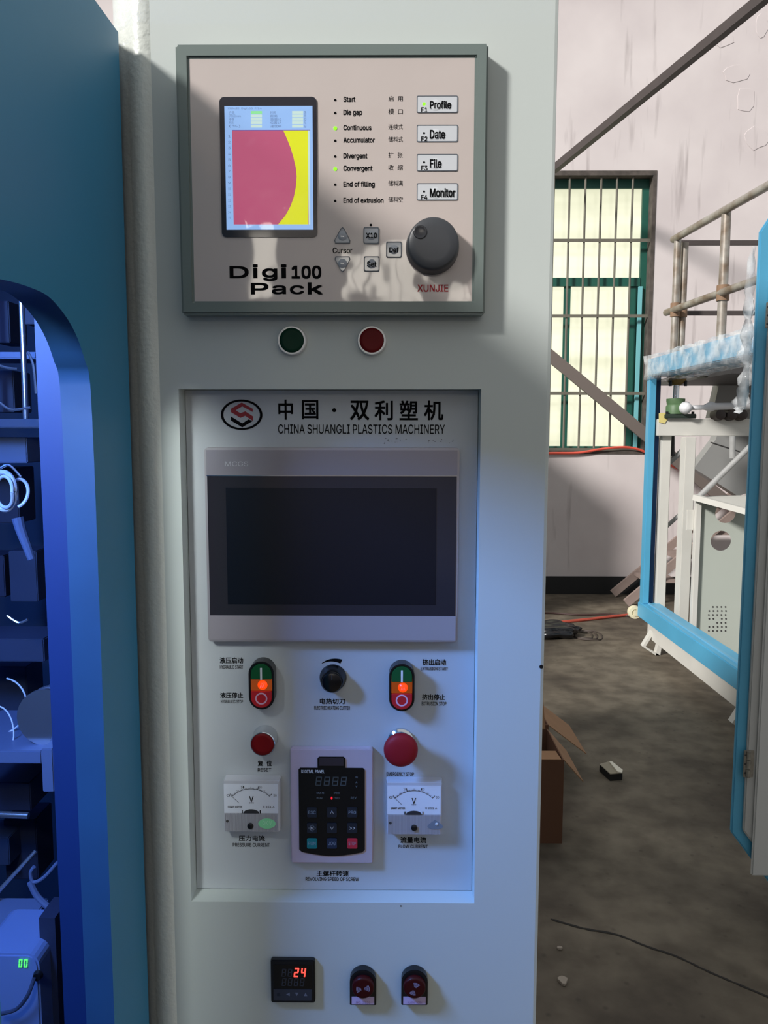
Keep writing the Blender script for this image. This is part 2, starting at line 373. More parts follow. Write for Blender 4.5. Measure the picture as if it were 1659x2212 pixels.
# ------------------------------------------------------------------ the control cabinet
cabR = 0.170; CB = 0.52; CT = 2.35
cab = thing('control_cabinet', 'tall light grey enamelled control cabinet standing between blue guard and window', 'cabinet', (-0.05, 0.2, 0))
rx0, rx1, rz0, rz1 = -0.2279, 0.0960, 0.9638, 1.5453
bm = BM(); TH = 0.003
xl = -0.248
# front sheet around the inset opening, with a rolled left edge
prof = [(-0.300, 0.10), (-0.299, 0.045), (-0.295, 0.028), (-0.288, 0.016), (-0.281, 0.010), (-0.277, 0.009), (-0.273, 0.0055), (-0.268, 0.001), (-0.262, -0.002), (-0.256, -0.0025), (-0.251, -0.0012), (xl, 0.0)]
def grid_sheet(bm, xs, zs, skip, y):
    V = {}
    g = lambda i, j: V.setdefault((i, j), bm.verts.new((xs[i], y, zs[j])))
    for i in range(len(xs) - 1):
        for j in range(len(zs) - 1):
            if (i, j) in skip: continue
            bm.faces.new((g(i, j), g(i + 1, j), g(i + 1, j + 1), g(i, j + 1)))
grid_sheet(bm, [xl, rx0, rx1, cabR - .004], [0.12, rz0, rz1, CT], {(1, 1)}, 0)
# return flange on the right
for (xa, ya, xb_, yb) in ((cabR - .004, 0, cabR - .001, .001), (cabR - .001, .001, cabR, .004), (cabR, .004, cabR, .03)):
    bm.faces.new([bm.verts.new(p) for p in ((xa, ya, .12), (xb_, yb, .12), (xb_, yb, CT), (xa, ya, CT))])
for (a, b_) in zip(((rx0, rz0), (rx1, rz0), (rx1, rz1), (rx0, rz1)), ((rx1, rz0), (rx1, rz1), (rx0, rz1), (rx0, rz0))):
    bm.faces.new([bm.verts.new(p) for p in ((a[0], 0, a[1]), (b_[0], 0, b_[1]), (b_[0], .0255, b_[1]), (a[0], .0255, a[1]))])
fs = obj('front_sheet', bm, m_cab, cab)
bm = BM()
for (a, b_) in zip(prof, prof[1:]): bm.faces.new([bm.verts.new(p) for p in ((a[0], a[1], .12), (b_[0], b_[1], .12), (b_[0], b_[1], CT), (a[0], a[1], CT))])
bmesh.ops.remove_doubles(bm, verts=bm.verts, dist=1e-6)
obj('rolled_edge', bm, m_edge, cab, smooth='all')
bm = BM(); box(bm, cabR - .003, cabR, .03, CB, .12, CT); box(bm, -.300, -.297, .10, CB, .12, CT); box(bm, -.297, cabR - .003, CB - .003, CB, .12, CT); box(bm, -.297, cabR - .003, .03, CB - .003, CT - .003, CT)
obj('side_sheet', bm, m_cab, cab)
obj('plinth', box(BM(), -.285, cabR - .015, .02, CB - .01, 0, .12), mat('black plinth', (30, 31, 33), 0.6), cab)
PY = 0.025
plate = obj('inset_plate', box(BM(), rx0 + .0005, rx1 - .0005, PY, PY + .003, rz0 + .0005, rz1 - .0005), m_plate, cab)
for (px, py) in ((1169, 1440),):
    p = at(px, py, 0); obj('edge_bolt', lathe(BM(), p.x, p.z, [(0, -.001), (.0022, -.001), (.0022, .002)], 12), m_blk, cab)
p = at(866, 1957, 0); obj('paint_chip', lathe(BM(), p.x, p.z, [(0, -.0005), (.0008, -.0005), (.0008, .001)], 8), m_blk, cab)
tY = PY - 0.0003
CAP = [("中", (602, 864, 632, 906), .02), ("国", (653, 865, 687, 905), .02), ("双", (757, 866, 797, 907), .02), ("利", (810, 866, 848, 907), .02), ("塑", (864, 866, 902, 907), .02), ("机", (917, 866, 957, 907), .02),
       ("CHINA SHUANGLI PLASTICS MACHINERY", (601, 917, 961, 937), .005),
       ("液压启动", (475, 1420, 525, 1433), .02), ("HYDRAULIC START", (475, 1437, 525, 1445), .012), ("液压停止", (476, 1496, 525, 1508), .02), ("HYDRAULIC STOP", (477, 1512, 525, 1519), .012),
       ("电热切刀", (691, 1509, 745, 1521), .02), ("ELECTRIC HEATING CUTTER", (679, 1525, 756, 1533), .012),
       ("挤出启动", (913, 1424, 963, 1437), .02), ("EXTRUSION START", (909, 1441, 967, 1448), .012), ("挤出停止", (912, 1500, 961, 1512), .02), ("EXTRUSION STOP", (911, 1516, 964, 1524), .012),
       ("复  位", (557, 1643, 587, 1655), .02), ("RESET", (557, 1659, 586, 1667), .012), ("EMERGENCY STOP", (835, 1668, 894, 1676), .012),
       ("压力电流", (516, 1805, 572, 1817), .02), ("PRESSURE CURRENT", (503, 1821, 583, 1829), .012), ("流量电流", (865, 1808, 921, 1821), .02), ("FLOW CURRENT", (861, 1825, 924, 1832), .012),
       ("主螺杆转速", (684, 1881, 753, 1893), .02), ("REVOLVING SPEED OF SCREW", (660, 1895, 775, 1903), .012)]
for s, bx, bo in CAP: text(s, bx, tY, m_black, plate, bold=bo)
p = at(722, 886, tY); obj('caption', prism(BM(), circ(p.x, p.z, .0022, 16), tY - .0002, tY), m_black, plate)
# company emblem
def P2(pts, Y): return [(lambda q: (q.x, q.z))(at(a, b_, Y)) for a, b_ in pts]
def Z5(pts): return [(380 + a / 4.608, 820 + b_ / 4.608) for a, b_ in pts]
c0 = at(522, 896, tY); rx = at(567, 896, tY).x - c0.x; rz = at(522, 863, tY).z - c0.z
obj('emblem_ring', ring(BM(), circ(c0.x, c0.z, rx, 48, rz), circ(c0.x, c0.z, rx - .0028, 48, rz - .0022), tY - .0002, tY), m_black, plate)
def flat(pts, Y, holes=None):
    bm = BM(); bm.faces.new([bm.verts.new((a, Y, b_)) for a, b_ in pts]); bm.normal_update(); bmesh.ops.triangulate(bm, faces=bm.faces); return bm
obj('emblem_red', flat(P2(Z5([(548, 290), (655, 228), (765, 290), (765, 322), (660, 266), (596, 305), (642, 335), (690, 316), (768, 366), (765, 410), (690, 360), (642, 380), (548, 324)]), tY), tY), mat('emblem red', (150, 28, 36), .5), plate)
obj('emblem_black', flat(P2(Z5([(548, 366), (660, 436), (722, 396), (766, 412), (660, 476), (548, 408)]), tY), tY), m_black, plate)
# speed arc over the knob
ko = at(716, 1473, tY)
A = [(a, .0225) for a in range(118, 68, -5)]
o_ = [(ko.x + (.0225 + .0008 + .0040 * (118 - a) / 50) * math.cos(math.radians(a)), ko.z + .0015 + (.0225 + .0008 + .0040 * (118 - a) / 50) * math.sin(math.radians(a))) for a in range(118, 62, -5)]
i_ = [(ko.x + .0225 * math.cos(math.radians(a)), ko.z + .0015 + .0225 * math.sin(math.radians(a))) for a in range(118, 62, -5)]
bm = BM()
for k in range(len(o_) - 1): bm.faces.new([bm.verts.new((q[0], tY, q[1])) for q in (i_[k], o_[k], o_[k + 1], i_[k + 1])])
obj('speed_arc', bm, m_black, plate)
m_grime = mat('dark smudges', (92, 86, 84), .8)
for i in range(26):
    px = random.choice((random.uniform(825, 885), random.uniform(880, 980))); py = random.gauss(953, 4); p = at(px, py, tY)
    r_ = random.uniform(.0002, .0009)
    obj('grime_speck', prism(BM(), circ(p.x, p.z, r_, 6, r_ * random.uniform(.4, 1)), tY - .00008, tY), m_grime, plate) if i < 26 else None

# ------------------------------------------------------------------ programming controller (upper unit)
ctl = thing('process_controller', 'large green-grey framed controller with colour screen and round dial, above the two lamps', 'controller', (-.06, -.01, 1.60))
fx0, fx1, fz0, fz1 = -0.2036, 0.0828, 1.6338, 1.8719      # inner frame edges at Y=-.022
fw, FY = 0.0135, -0.022
bm = BM()
o1 = [(fx0 - fw, fz0 - fw), (fx1 + fw, fz0 - fw), (fx1 + fw, fz1 + fw), (fx0 - fw, fz1 + fw)]
i1 = [(fx0, fz0), (fx1, fz0), (fx1, fz1), (fx0, fz1)]
ring(bm, o1, i1, FY, -0.0005)
obj('frame', bm, m_frame, ctl, bevel=.0022)
fp = obj('faceplate', box(BM(), fx0, fx1, FY + .0022, -.001, fz0, fz1), m_face, ctl)
Y0 = FY + .0022; tF = Y0 - .0002
rows = [("Start", 767, 215, "启  用"), ("Die gap", 782, 243, "模  口"), ("Continuous", 802, 276, "连续式"), ("Accumulator", 809, 303, "储料式"), ("Divergent", 793, 337, "扩  张"), ("Convergent", 804, 364, "收  缩"), ("End of filling", 809, 398, "储料满"), ("End of extrusion", 828, 433, "储料空")]
m_led = mat('lit green indicator', (150, 255, 40), .3, emit=1.1)
for i, (s, x1_, y, cn) in enumerate(rows):
    dsc = any(c in s for c in 'gp')
    text(s, (742, y - 6, x1_, y + (8 if dsc else 5)), tF, m_black, fp, bold=.03)
    text(cn, (839, y - 8, 870, y + 4), tF, m_black, fp, bold=.0)
    q = at(724, y + 1, tF); lit = i in (2, 5)
    obj('indicator', lathe(BM(), q.x, q.z, [(0, Y0 - .0008), (.0010 if not lit else .0017, Y0 - .0006), (.0013 if not lit else .002, Y0)], 12), m_led if lit else m_black, fp)
m_key = mat('pale membrane key', (205, 208, 212), .28, coat=.6); m_keyg = mat('grey membrane key', (150, 155, 162), .25, coat=.8)
m_rim = mat('key rim', (92, 98, 106), .4)
for i, (y0_, s, xe) in enumerate(((207, 'Profile', 974), (270, 'Date', 961), (333, 'File', 953), (396, 'Monitor', 983))):
    x0, x1, z0, z1 = pr(900, y0_, 989, y0_ + 37, Y0)
    k = obj('function_key', prism(BM(), rrect(x0 + .0007, x1 - .0007, z0 + .0007, z1 - .0007, .001), Y0 - .0005, Y0), m_key, ctl)
    obj('key_rim', ring(BM(), rrect(x0, x1, z0, z1, .0015), rrect(x0 + .0008, x1 - .0008, z0 + .0008, z1 - .0008, .001), Y0 - .0007, Y0), m_rim, k)
    q = at(941, y0_ + 21, Y0); obj('key_dome', lathe(BM(), q.x, q.z, [(0, Y0 - .0010), (.003, Y0 - .0009), (.005, Y0 - .0007), (.0058, Y0 - .0004)], 24), m_key, k, smooth='all')
    text(s, (929, y0_ + 11, xe, y0_ + (29 if s != 'Profile' else 27)), Y0 - .0011, m_black, k, 'key_caption', bold=.03)
    text('F%d' % (i + 1), (910, y0_ + 25, 923, y0_ + 35), Y0 - .0008, m_black, k, 'key_caption', bold=.02)
    q = at(916, y0_ + 18, Y0); obj('indicator', lathe(BM(), q.x, q.z, [(0, Y0 - .0009), (.0014 if i == 0 else .001, Y0 - .0007), (.0019 if i == 0 else .0012, Y0 - .0004)], 12), m_led if i == 0 else m_black, k)
def keyp(pts, s, tb):
    P = P2(pts, Y0); cx_ = sum(p[0] for p in P) / len(P); cz_ = sum(p[1] for p in P) / len(P)
    k = obj('membrane_key', prism(BM(), [((a - cx_) * .88 + cx_, (b_ - cz_) * .88 + cz_) for a, b_ in P], Y0 - .0007, Y0), m_keyg, ctl)
    obj('key_rim', ring(BM(), P, [((a - cx_) * .88 + cx_, (b_ - cz_) * .88 + cz_) for a, b_ in P], Y0 - .0010, Y0), m_rim, k)
    obj('key_dome', lathe(BM(), cx_, cz_, [(0, Y0 - .0013), (.0025, Y0 - .0012), (.0042, Y0 - .0009), (.005, Y0 - .0006)], 20), m_keyg, k, smooth='all')
    if s: text(s, tb, Y0 - .0014, m_black, k, 'key_caption', bold=.03)
keyp([(740, 491), (744, 494), (757, 520), (756, 526), (724, 526), (722, 520), (736, 494)], None, None)
keyp([(740, 588), (744, 585), (757, 560), (755, 554), (725, 554), (723, 560), (736, 585)], None, None)
keyp([(787, 491), (817, 491), (819, 494), (819, 524), (817, 527), (787, 527), (785, 524), (785, 494)], 'X10', (791, 503, 814, 514))
keyp([(788, 554), (818, 554), (820, 557), (820, 584), (818, 587), (788, 587), (786, 584), (786, 557)], 'Set', (793, 565, 813, 576))
keyp([(836, 522), (866, 522), (868, 525), (868, 554), (866, 557), (836, 557), (834, 554), (834, 525)], 'Def', (841, 534, 861, 545))
q = at(801, 486, Y0); obj('indicator', lathe(BM(), q.x, q.z, [(0, Y0 - .0008), (.001, Y0 - .0006), (.0013, Y0)], 12), m_black, fp)
text('Cursor', (719, 535, 761, 547), tF, m_black, fp, bold=.03)
text('XUNJIE', (902, 615, 968, 630), tF, m_redp, fp, bold=.03)
text('D', (497, 576, 536, 600), tF, m_black, fp, bold=.05); text('i', (547, 572, 556, 600), tF, m_black, fp, bold=.05); text('g', (567, 581, 598, 606), tF, m_black, fp, bold=.05); text('i', (608, 572, 618, 600), tF, m_black, fp, bold=.05); text('100', (631, 575, 693, 601), tF, m_black, fp, bold=.05)
text('P', (543, 612, 579, 635), tF, m_black, fp, bold=.05); text('a', (588, 617, 617, 635), tF, m_black, fp, bold=.05); text('c', (627, 617, 656, 635), tF, m_black, fp, bold=.05); text('k', (666, 611, 697, 635), tF, m_black, fp, bold=.05)
# dial
kx = at(936, 525, FY - .018); m_dial = mat('charcoal dial', (62, 64, 68), .38)
kn = obj('dial', lathe(BM(), kx.x, kx.z, [(0, FY - .0185), (.016, FY - .0185), (.0235, FY - .018), (.0255, FY - .0165), (.0262, FY - .012), (.0272, Y0 - .003), (.0272, Y0)], 64), m_dial, ctl, smooth='all')
q = at(908, 501, FY - .019)
kk = .0062
obj('finger_dimple', lathe(BM(), q.x, q.z, [(0, FY - .0187), (kk * .6, FY - .01875), (kk * .85, FY - .0190), (kk, FY - .0193), (kk * 1.08, FY - .0190), (kk * 1.12, FY - .0183)], 28), mat('dimple charcoal', (44, 45, 49), .2), kn, smooth='all')
# screen
x0, x1, z0, z1 = pr(477, 210, 685, 513, Y0)
sb = obj('screen_bezel', prism(BM(), rrect(x0, x1, z0, z1, .005), Y0 - .0012, Y0), mat('black screen bezel', (24, 22, 34), .2, coat=.5), ctl)
SY = Y0 - .0016
def emi(nm, c): return mat(nm, c, .25, emit=.92, coat=1.0, bump=.0012, bscale=26)
ms_b = emi('screen pale blue', (146, 186, 240)); ms_m = emi('screen rose', (184, 80, 116)); ms_y = emi('screen yellow', (222, 226, 8)); ms_g = emi('screen field', (196, 222, 214)); ms_gr = emi('screen green field', (140, 226, 150)); ms_t = emi('screen text', (96, 118, 160))
x0, x1, z0, z1 = pr(487, 229, 676, 496, SY)
sc = obj('screen', box(BM(), x0, x1, SY, Y0 - .0012, z0, z1), ms_b, ctl)
def sr(a, b_, c, d, dy=.0002): x0, x1, z0, z1 = pr(a, b_, c, d, SY); return box(BM(), x0, x1, SY - dy, SY - dy / 2, z0, z1)
obj('chart_area', sr(503, 282, 668, 485), ms_m, sc)
B_ = [(612, 282), (620, 300), (628, 320), (634, 340), (639, 362), (641, 382), (639, 405), (635, 425), (628, 445), (617, 465), (601, 485)]
obj('chart_fill', flat([(lambda q: (q.x, q.z))(at(a + 0.0, b_, SY)) for a, b_ in B_ + [(666, 485), (666, 282)]], SY - .0003), ms_y, sc)
obj('chart_margin', sr(666, 282, 669.5, 485, .0004), ms_g, sc); obj('chart_border', sr(502, 281, 670, 282.2, .0004), mat('screen line', (120, 70, 150), .3, emit=.8), sc)
for i in range(5):
    y = 240 + i * 7.4
    obj('data_field', sr(542, y, 566, y + 6), ms_gr if i == 0 else ms_g, sc); obj('data_field', sr(631, y, 655, y + 6), ms_g, sc)
    text(("产品", "开口mm", "参数", "时间", "(%)")[i], (495, y, (506, 520, 506, 504, 519)[i], y + 6), SY - .0003, ms_t, sc, 'screen_text')
    text(("时间", "距离", "重量12", "位置67", "速度89")[i], (584, y, (595, 599, 608, 607, 608)[i], y + 6), SY - .0003, ms_t, sc, 'screen_text')
    text(("s", "mm", "g", "%", "g")[i], (657, y, 661, y + 6), SY - .0003, ms_t, sc, 'screen_text')
text('XUNJIE  Digi100  P/24', (492, 232, 565, 237), SY - .0003, ms_t, sc, 'screen_text')
for i in range(15): text(str(i + 1), (493, 292 + i * 12.6, 498, 297 + i * 12.6), SY - .0003, ms_t, sc, 'screen_text')

# ------------------------------------------------------------------ panel buttons
m_ring = mat('bright button ring', (224, 224, 222), .3, metal=.2)
m_gcap = mat('dark green button cap', (4, 52, 34), .5, spec=.2); m_rcap = mat('dark red button cap', (104, 16, 18), .5, spec=.2); m_rcap2 = mat('deep red cap', (120, 12, 18), .5, spec=.2)
def round_button(px, py, rpx, Y, h, mc, label, nm='push_button', cat='button', collar=False, rim=.0022, ybase=None):
    c = at(px, py, Y - h); r_ = at(px + rpx, py, Y - h).x - c.x
    t = thing(nm, label, cat, (c.x, Y, c.z))
    obj('ring', lathe(BM(), c.x, c.z, [(r_ - rim, Y - h + .0012), (r_ - rim, Y - h), (r_ - .0006, Y - h), (r_, Y - h + .0008), (r_, Y - .002), (r_ + .0006, Y - .0003)], 48), m_chrome if h > .01 else m_ring, t, smooth=True)
    obj('cap', lathe(BM(), c.x, c.z, [(0, Y - h + .0006), (r_ * .6, Y - h + .0005), (r_ - rim, Y - h + .0003), (r_ - rim, Y - h + .004)], 48), mc, t, smooth='all')
    return t
round_button(630, 735, 31, 0, .006, m_gcap, 'round dark green push button with white rim under the controller', rim=.0022)
round_button(803, 735, 31, 0, .006, m_rcap, 'round dark red push button with white rim under the controller', rim=.0022)
round_button(567, 1608, 27, PY, .021, m_rcap2, 'round red reset button in a raised chrome collar', rim=.0012)
# emergency stop
c = at(866, 1625, PY - .034); es = thing('emergency_stop_button', 'large red mushroom head emergency stop button', 'button', (c.x, PY, c.z))
m_es = mat('mushroom red', (138, 24, 34), .55, spec=.2)
obj('collar', lathe(BM(), c.x, c.z, [(.0150, PY - .0003), (.0150, PY - .004), (.0125, PY - .006), (.0115, PY - .022)], 40), m_chrome, es, smooth=True)
obj('mushroom_head', lathe(BM(), c.x, c.z, [(0, PY - .0350), (.008, PY - .0347), (.014, PY - .0338), (.0175, PY - .032), (.0190, PY - .029), (.0192, PY - .026), (.017, PY - .022), (.0118, PY - .020)], 56), m_es, es, smooth='all')
# twin start / stop switches
def twin(px, y0_, y1_, label):
    h = .018; Yf = PY - h; x0, x1, z0, z1 = pr(px - 27.5, y0_, px + 27.5, y1_, Yf)
    xm = (x0 + x1) / 2; R_ = (x1 - x0) / 2; t = thing('double_push_button', label, 'switch', (xm, PY, (z0 + z1) / 2), None)
    cap = lambda r_: [(xm + r_ * math.cos(math.radians(a)), z1 - R_ + r_ * math.sin(math.radians(a))) for a in range(0, 181, 12)] + [(xm + r_ * math.cos(math.radians(a)), z0 + R_ + r_ * math.sin(math.radians(a))) for a in range(180, 361, 12)]
    obj('housing', ring(BM(), cap(R_), cap(R_ - .0022), Yf, PY - .0003), m_blk, t, bevel=.0005)
    ri = R_ - .0026; zs1 = at(px, y0_ + 39.5, Yf).z; zs0 = at(px, y0_ + 63.5, Yf).z
    obj('start_cap', prism(BM(), [(xm + ri * math.cos(math.radians(a)), z1 - R_ + ri * math.sin(math.radians(a))) for a in range(0, 181, 12)] + [(xm - ri, zs1 + .0004), (xm + ri, zs1 + .0004)], Yf - .0005, PY - .002), mat('green start cap', (8, 84, 44), .3), t, bevel=.0005)
    sp = obj('stop_cap', prism(BM(), [(xm + ri * math.cos(math.radians(a)), z0 + R_ + ri * math.sin(math.radians(a))) for a in range(180, 361, 12)] + [(xm + ri, zs0 - .0004), (xm - ri, zs0 - .0004)], Yf - .0014, PY - .002), mat('red stop cap', (190, 34, 44), .3), t, bevel=.0005)
    obj('lamp_lens', box(BM(), xm - ri, xm + ri, Yf + .0012, PY - .002, zs0, zs1), mat('amber lens', (186, 84, 26), .25, emit=.42, coat=.3), t)
    zl = (zs0 + zs1) / 2
    obj('lit_bulb', lathe(BM(), xm + .0012, zl, [(0, Yf - .0022), (.003, Yf - .0016), (.0048, Yf + .0002), (.0056, Yf + .0013)], 24), mat('glowing orange bulb', (255, 66, 8), .3, emit=1.3), t, smooth='all')
    obj('filament', tube(BM(), [(xm - .001, Yf - .0022, zl - .002), (xm, Yf - .0024, zl + .002), (xm + .0012, Yf - .0024, zl - .002), (xm + .0024, Yf - .0024, zl + .002), (xm + .0036, Yf - .002, zl - .002)], .00022, 6), mat('pink filament', (255, 120, 150), .3, emit=1.0), t)
    zc = z1 - R_ * .95; obj('start_mark', box(BM(), xm - .0011, xm + .0011, Yf - .0008, Yf - .0004, zc - .0072, zc + .0064), m_wht, t)
    zc = z0 + R_ * .93; obj('stop_mark', ring(BM(), circ(xm, zc, .0068, 32), circ(xm, zc, .0052, 32), Yf - .0017, Yf - .0013), mat('lilac white print', (214, 170, 196), .5), t)
twin(564.5, 1429, 1533, 'green and red twin push button with glowing orange lamp, left of the black knob')
twin(868, 1434.5, 1537, 'green and red twin push button with glowing orange lamp, right of the black knob')
# cutter knob
c = at(717, 1474, PY - .018); t = thing('rotary_knob', 'glossy black rotary knob between the twin push buttons', 'knob', (c.x, PY, c.z))
bm = BM(); prof_ = [(0, PY - .0195), (.0095, PY - .0195), (.0108, PY - .0188), (.0112, PY - .0178), (.0118, PY - .0172), (.0127, PY - .016), (.0135, PY - .006), (.0150, PY - .004), (.0155, PY - .0003)]
m_kn = mat('glossy black knob', (9, 10, 12), .18)
obj('knob_body', lathe(bm, c.x, c.z, prof_, 72), m_kn, t, smooth=True)
obj('pointer_line', box(BM(), c.x - .0003, c.x + .0003, PY - .0198, PY - .0194, c.z + .003, c.z + .0095), m_dial, t)

# ------------------------------------------------------------------ touch screen terminal
HY = .012; hx0, hx1, hz0, hz1 = -.2055, .0754, 1.2647, 1.4827
t = thing('touch_screen_terminal', 'wide silver touch screen terminal with dark switched-off display', 'screen', (-.065, PY, hz0))
m_sil = mat('satin silver plastic', (176, 172, 176), .36, metal=.35)
z_t = at(715, 1028, HY).z; z_b = at(715, 1330, HY).z
obj('housing', prism(BM(), rrect(hx0, hx1, hz0, hz1, .004), HY, PY - .0003, taper=.995), m_sil, t, bevel=.0008)
bz_ = obj('top_band', box(BM(), hx0 + .003, hx1 - .003, HY - .0008, HY - .0001, z_t, hz1 - .003), mat('top silver band', (150, 146, 152), .34, metal=.5), t)
obj('bottom_band', box(BM(), hx0 + .003, hx1 - .003, HY - .0008, HY - .0001, hz0 + .003, z_b), mat('bottom silver band', (172, 166, 172), .36, metal=.3), t)
text('MCGS', (486, 997, 536, 1007), HY - .0010, mat('faint embossed silver', (196, 196, 200), .3, metal=.4), bz_, 'maker_mark')
obj('glass', box(BM(), hx0 + .0035, hx1 - .0035, HY - .0006, HY - .0001, z_b, z_t), mat('dark glass border', (46, 44, 50), .16, coat=.3), t)
x0, x1, z0, z1 = pr(490, 1054, 942, 1306, HY - .0008)
obj('display', box(BM(), x0, x1, HY - .0009, HY - .0006, z0, z1), mat('switched off display', (16, 20, 30), .22), t)
obj('band_seam', box(BM(), hx0 + .003, hx1 - .003, HY - .0012, HY - .0008, z_t - .0003, z_t + .0005), m_chrome, t)

# ------------------------------------------------------------------ analogue meters
m_clear = mat('clear meter plastic', (196, 198, 206), .2, coat=.5); m_scale = mat('meter scale card', (222, 228, 238), .5)
def meter(x0p, x1p, y0p, y1p, ys, label, hub, dot, sticker):
    Yf = PY - .014; x0, x1, z0, z1 = pr(x0p, y0p, x1p, y1p, Yf); xm = (x0 + x1) / 2
    t = thing('panel_meter', label, 'meter', (xm, PY, z0))
    obj('case', prism(BM(), rrect(x0, x1, z0, z1, .0015, 2), Yf, PY - .0003, taper=.98), m_clear, t, bevel=.0006)
    zs = at((x0p + x1p) / 2, ys, Yf).z; ztop = z1 - .0045
    cd = obj('scale_card', box(BM(), x0 + .0012, x1 - .0022, Yf - .0004, Yf - .0001, zs, ztop), m_scale, t)
    Yt = Yf - .0006; cx_ = at(hub[0], hub[1], Yf).x; R_ = .0295; zc = ztop - .0060 - R_
    ang = [125 - 70 * i / 30 for i in range(31)]; a0_ = 45
    bm = BM(); A = [135 - 3.0 * i for i in range(31)]
    for i in range(30):
        q = [(cx_ + r_ * math.cos(math.radians(a)), zc + r_ * math.sin(math.radians(a))) for r_, a in ((R_, A[i]), (R_ + .0005, A[i]), (R_ + .0005, A[i + 1]), (R_, A[i + 1]))]
        bm.faces.new([bm.verts.new((u[0], Yt, u[1])) for u in q])
    for i in range(31):
        ln = .0042 if i % 10 == 0 else (.0028 if i % 5 == 0 else .0017); w_ = .00018 if i % 10 else .00035; a = math.radians(A[i]); d = Vector((math.cos(a), math.sin(a))); s = Vector((-d.y, d.x))
        q = [Vector((cx_, zc)) + d * R_ + s * w_, Vector((cx_, zc)) + d * (R_ + ln) + s * w_, Vector((cx_, zc)) + d * (R_ + ln) - s * w_, Vector((cx_, zc)) + d * R_ - s * w_]
        bm.faces.new([bm.verts.new((u.x, Yt, u.y)) for u in q])
    obj('scale', bm, m_black, cd)
    hx, hy = hub
    text('V', (hx - 4.5, y0p + 35 + (0), hx + 4.5, y0p + 47), Yt, m_black, cd, 'scale_caption', bold=.02)
    text('===', (hx - 5, y0p + 48, hx + 5, y0p + 50.5), Yt, m_black, cd, 'scale_caption')
    for s, dx, dy in (('10', -19, 13.3), ('20', 19, 13.3), ('0', -50, 31), ('30', 51, 31)): text(s, (hx + dx - 3.5, y0p + dy, hx + dx + 3.5, y0p + dy + 5), Yt, m_black, cd, 'scale_caption')
    text('ORBIT METER', (x0p + 10, ys - 15, x0p + 41, ys - 11), Yt, m_black, cd, 'scale_caption', bold=.03); text('R 251 A', (x1p - 37, ys - 15, x1p - 12, ys - 11), Yt, m_black, cd, 'scale_caption', bold=.01)
    hc = at(hx, ys, Yf); obj('hub_cover', prism(BM(), [(hc.x + .0090 * math.cos(math.radians(a)), zs + .0045 * math.sin(math.radians(a))) for a in range(0, 181, 15)], Yt - .0006, Yt + .0002), mat('dark hub', (52, 52, 56), .3), t)
    for sx in (-1, 1): obj('scale_screw', box(BM(), hc.x + sx * .0103 - .0005, hc.x + sx * .0103 + .0005, Yt - .0003, Yt + .0002, zs, zs + .0035), m_black, cd)
    nz = Vector((cx_, zc)); a = math.radians(136.5); d = Vector((math.cos(a), math.sin(a))); s = Vector((-d.y, d.x)) * .00022; q = [nz + d * .0195 + s, nz + d * (R_ + .004) + s, nz + d * (R_ + .004) - s, nz + d * .0195 - s]
    bm = BM(); bm.faces.new([bm.verts.new((u.x, Yt - .0003, u.y)) for u in q]); obj('needle', bm, m_dark, t)
    bm = BM(); nr = 44; zb = z0 + .0015
    for i in range(nr):
        xa = x0 + .002 + (x1 - x0 - .004) * i / nr; xb_ = xa + (x1 - x0 - .004) / nr * .5; box(bm, xa, xb_, Yf - .0009, Yf - .0001, zb, zs - .0006)
    obj('ribbed_cover', bm, mat('ribbed clear plastic', (176, 176, 184), .22), t)
    q = at(*dot, Yf - .001); obj('zero_screw', lathe(BM(), q.x, q.z, [(0, Yf - .0028), (.0028, Yf - .0028), (.0034, Yf - .0024), (.0036, Yf - .0008)], 24), m_blk, t, smooth=True)
    q = at(x0p + 9, dot[1] - 10, Yf - .001); obj('case_screw', lathe(BM(), q.x, q.z, [(0, Yf - .0014), (.0014, Yf - .0013), (.0017, Yf - .0008)], 14), m_dark, t)
    if sticker == 'oval':
        q = at(577, 1778, Yf); st_ = obj('green_sticker', prism(BM(), [(q.x + .0100 * math.cos(a) * (1 - .12 * abs(math.sin(a)) ** 2), q.z + .0062 * math.sin(a)) for a in [k * math.pi / 16 for k in range(32)]], Yf - .0016, Yf - .0010), mat('mint green sticker', (142, 226, 168), .4), t)
        text('OK V', (567, 1773, 587, 1782), Yf - .0018, mat('pale print', (190, 240, 205), .5), st_, 'sticker_mark')
    else:
        q = at(940, 1780, Yf); obj('torn_sticker', prism(BM(), [(q.x + .0075 * math.cos(a) - .003 * math.sin(2 * a), q.z + .0056 * math.sin(a)) for a in [k * math.pi / 8 for k in range(16)]], Yf - .0014, Yf - .0010), mat('grey sticker residue', (120, 128, 140), .3), t)
        q = at(943, 1779, Yf); obj('case_screw', lathe(BM(), q.x, q.z, [(0, Yf - .0022), (.0014, Yf - .0021), (.0018, Yf - .0014)], 14), m_ring, t)
meter(482, 605, 1685, 1798, 1756, 'clear voltage meter with green oval sticker, left of the keypad', (543, 1756), (541, 1784), 'oval')
meter(834, 956, 1689, 1804, 1759, 'clear voltage meter under the red emergency stop button', (894, 1759), (894.6, 1788), 'torn')

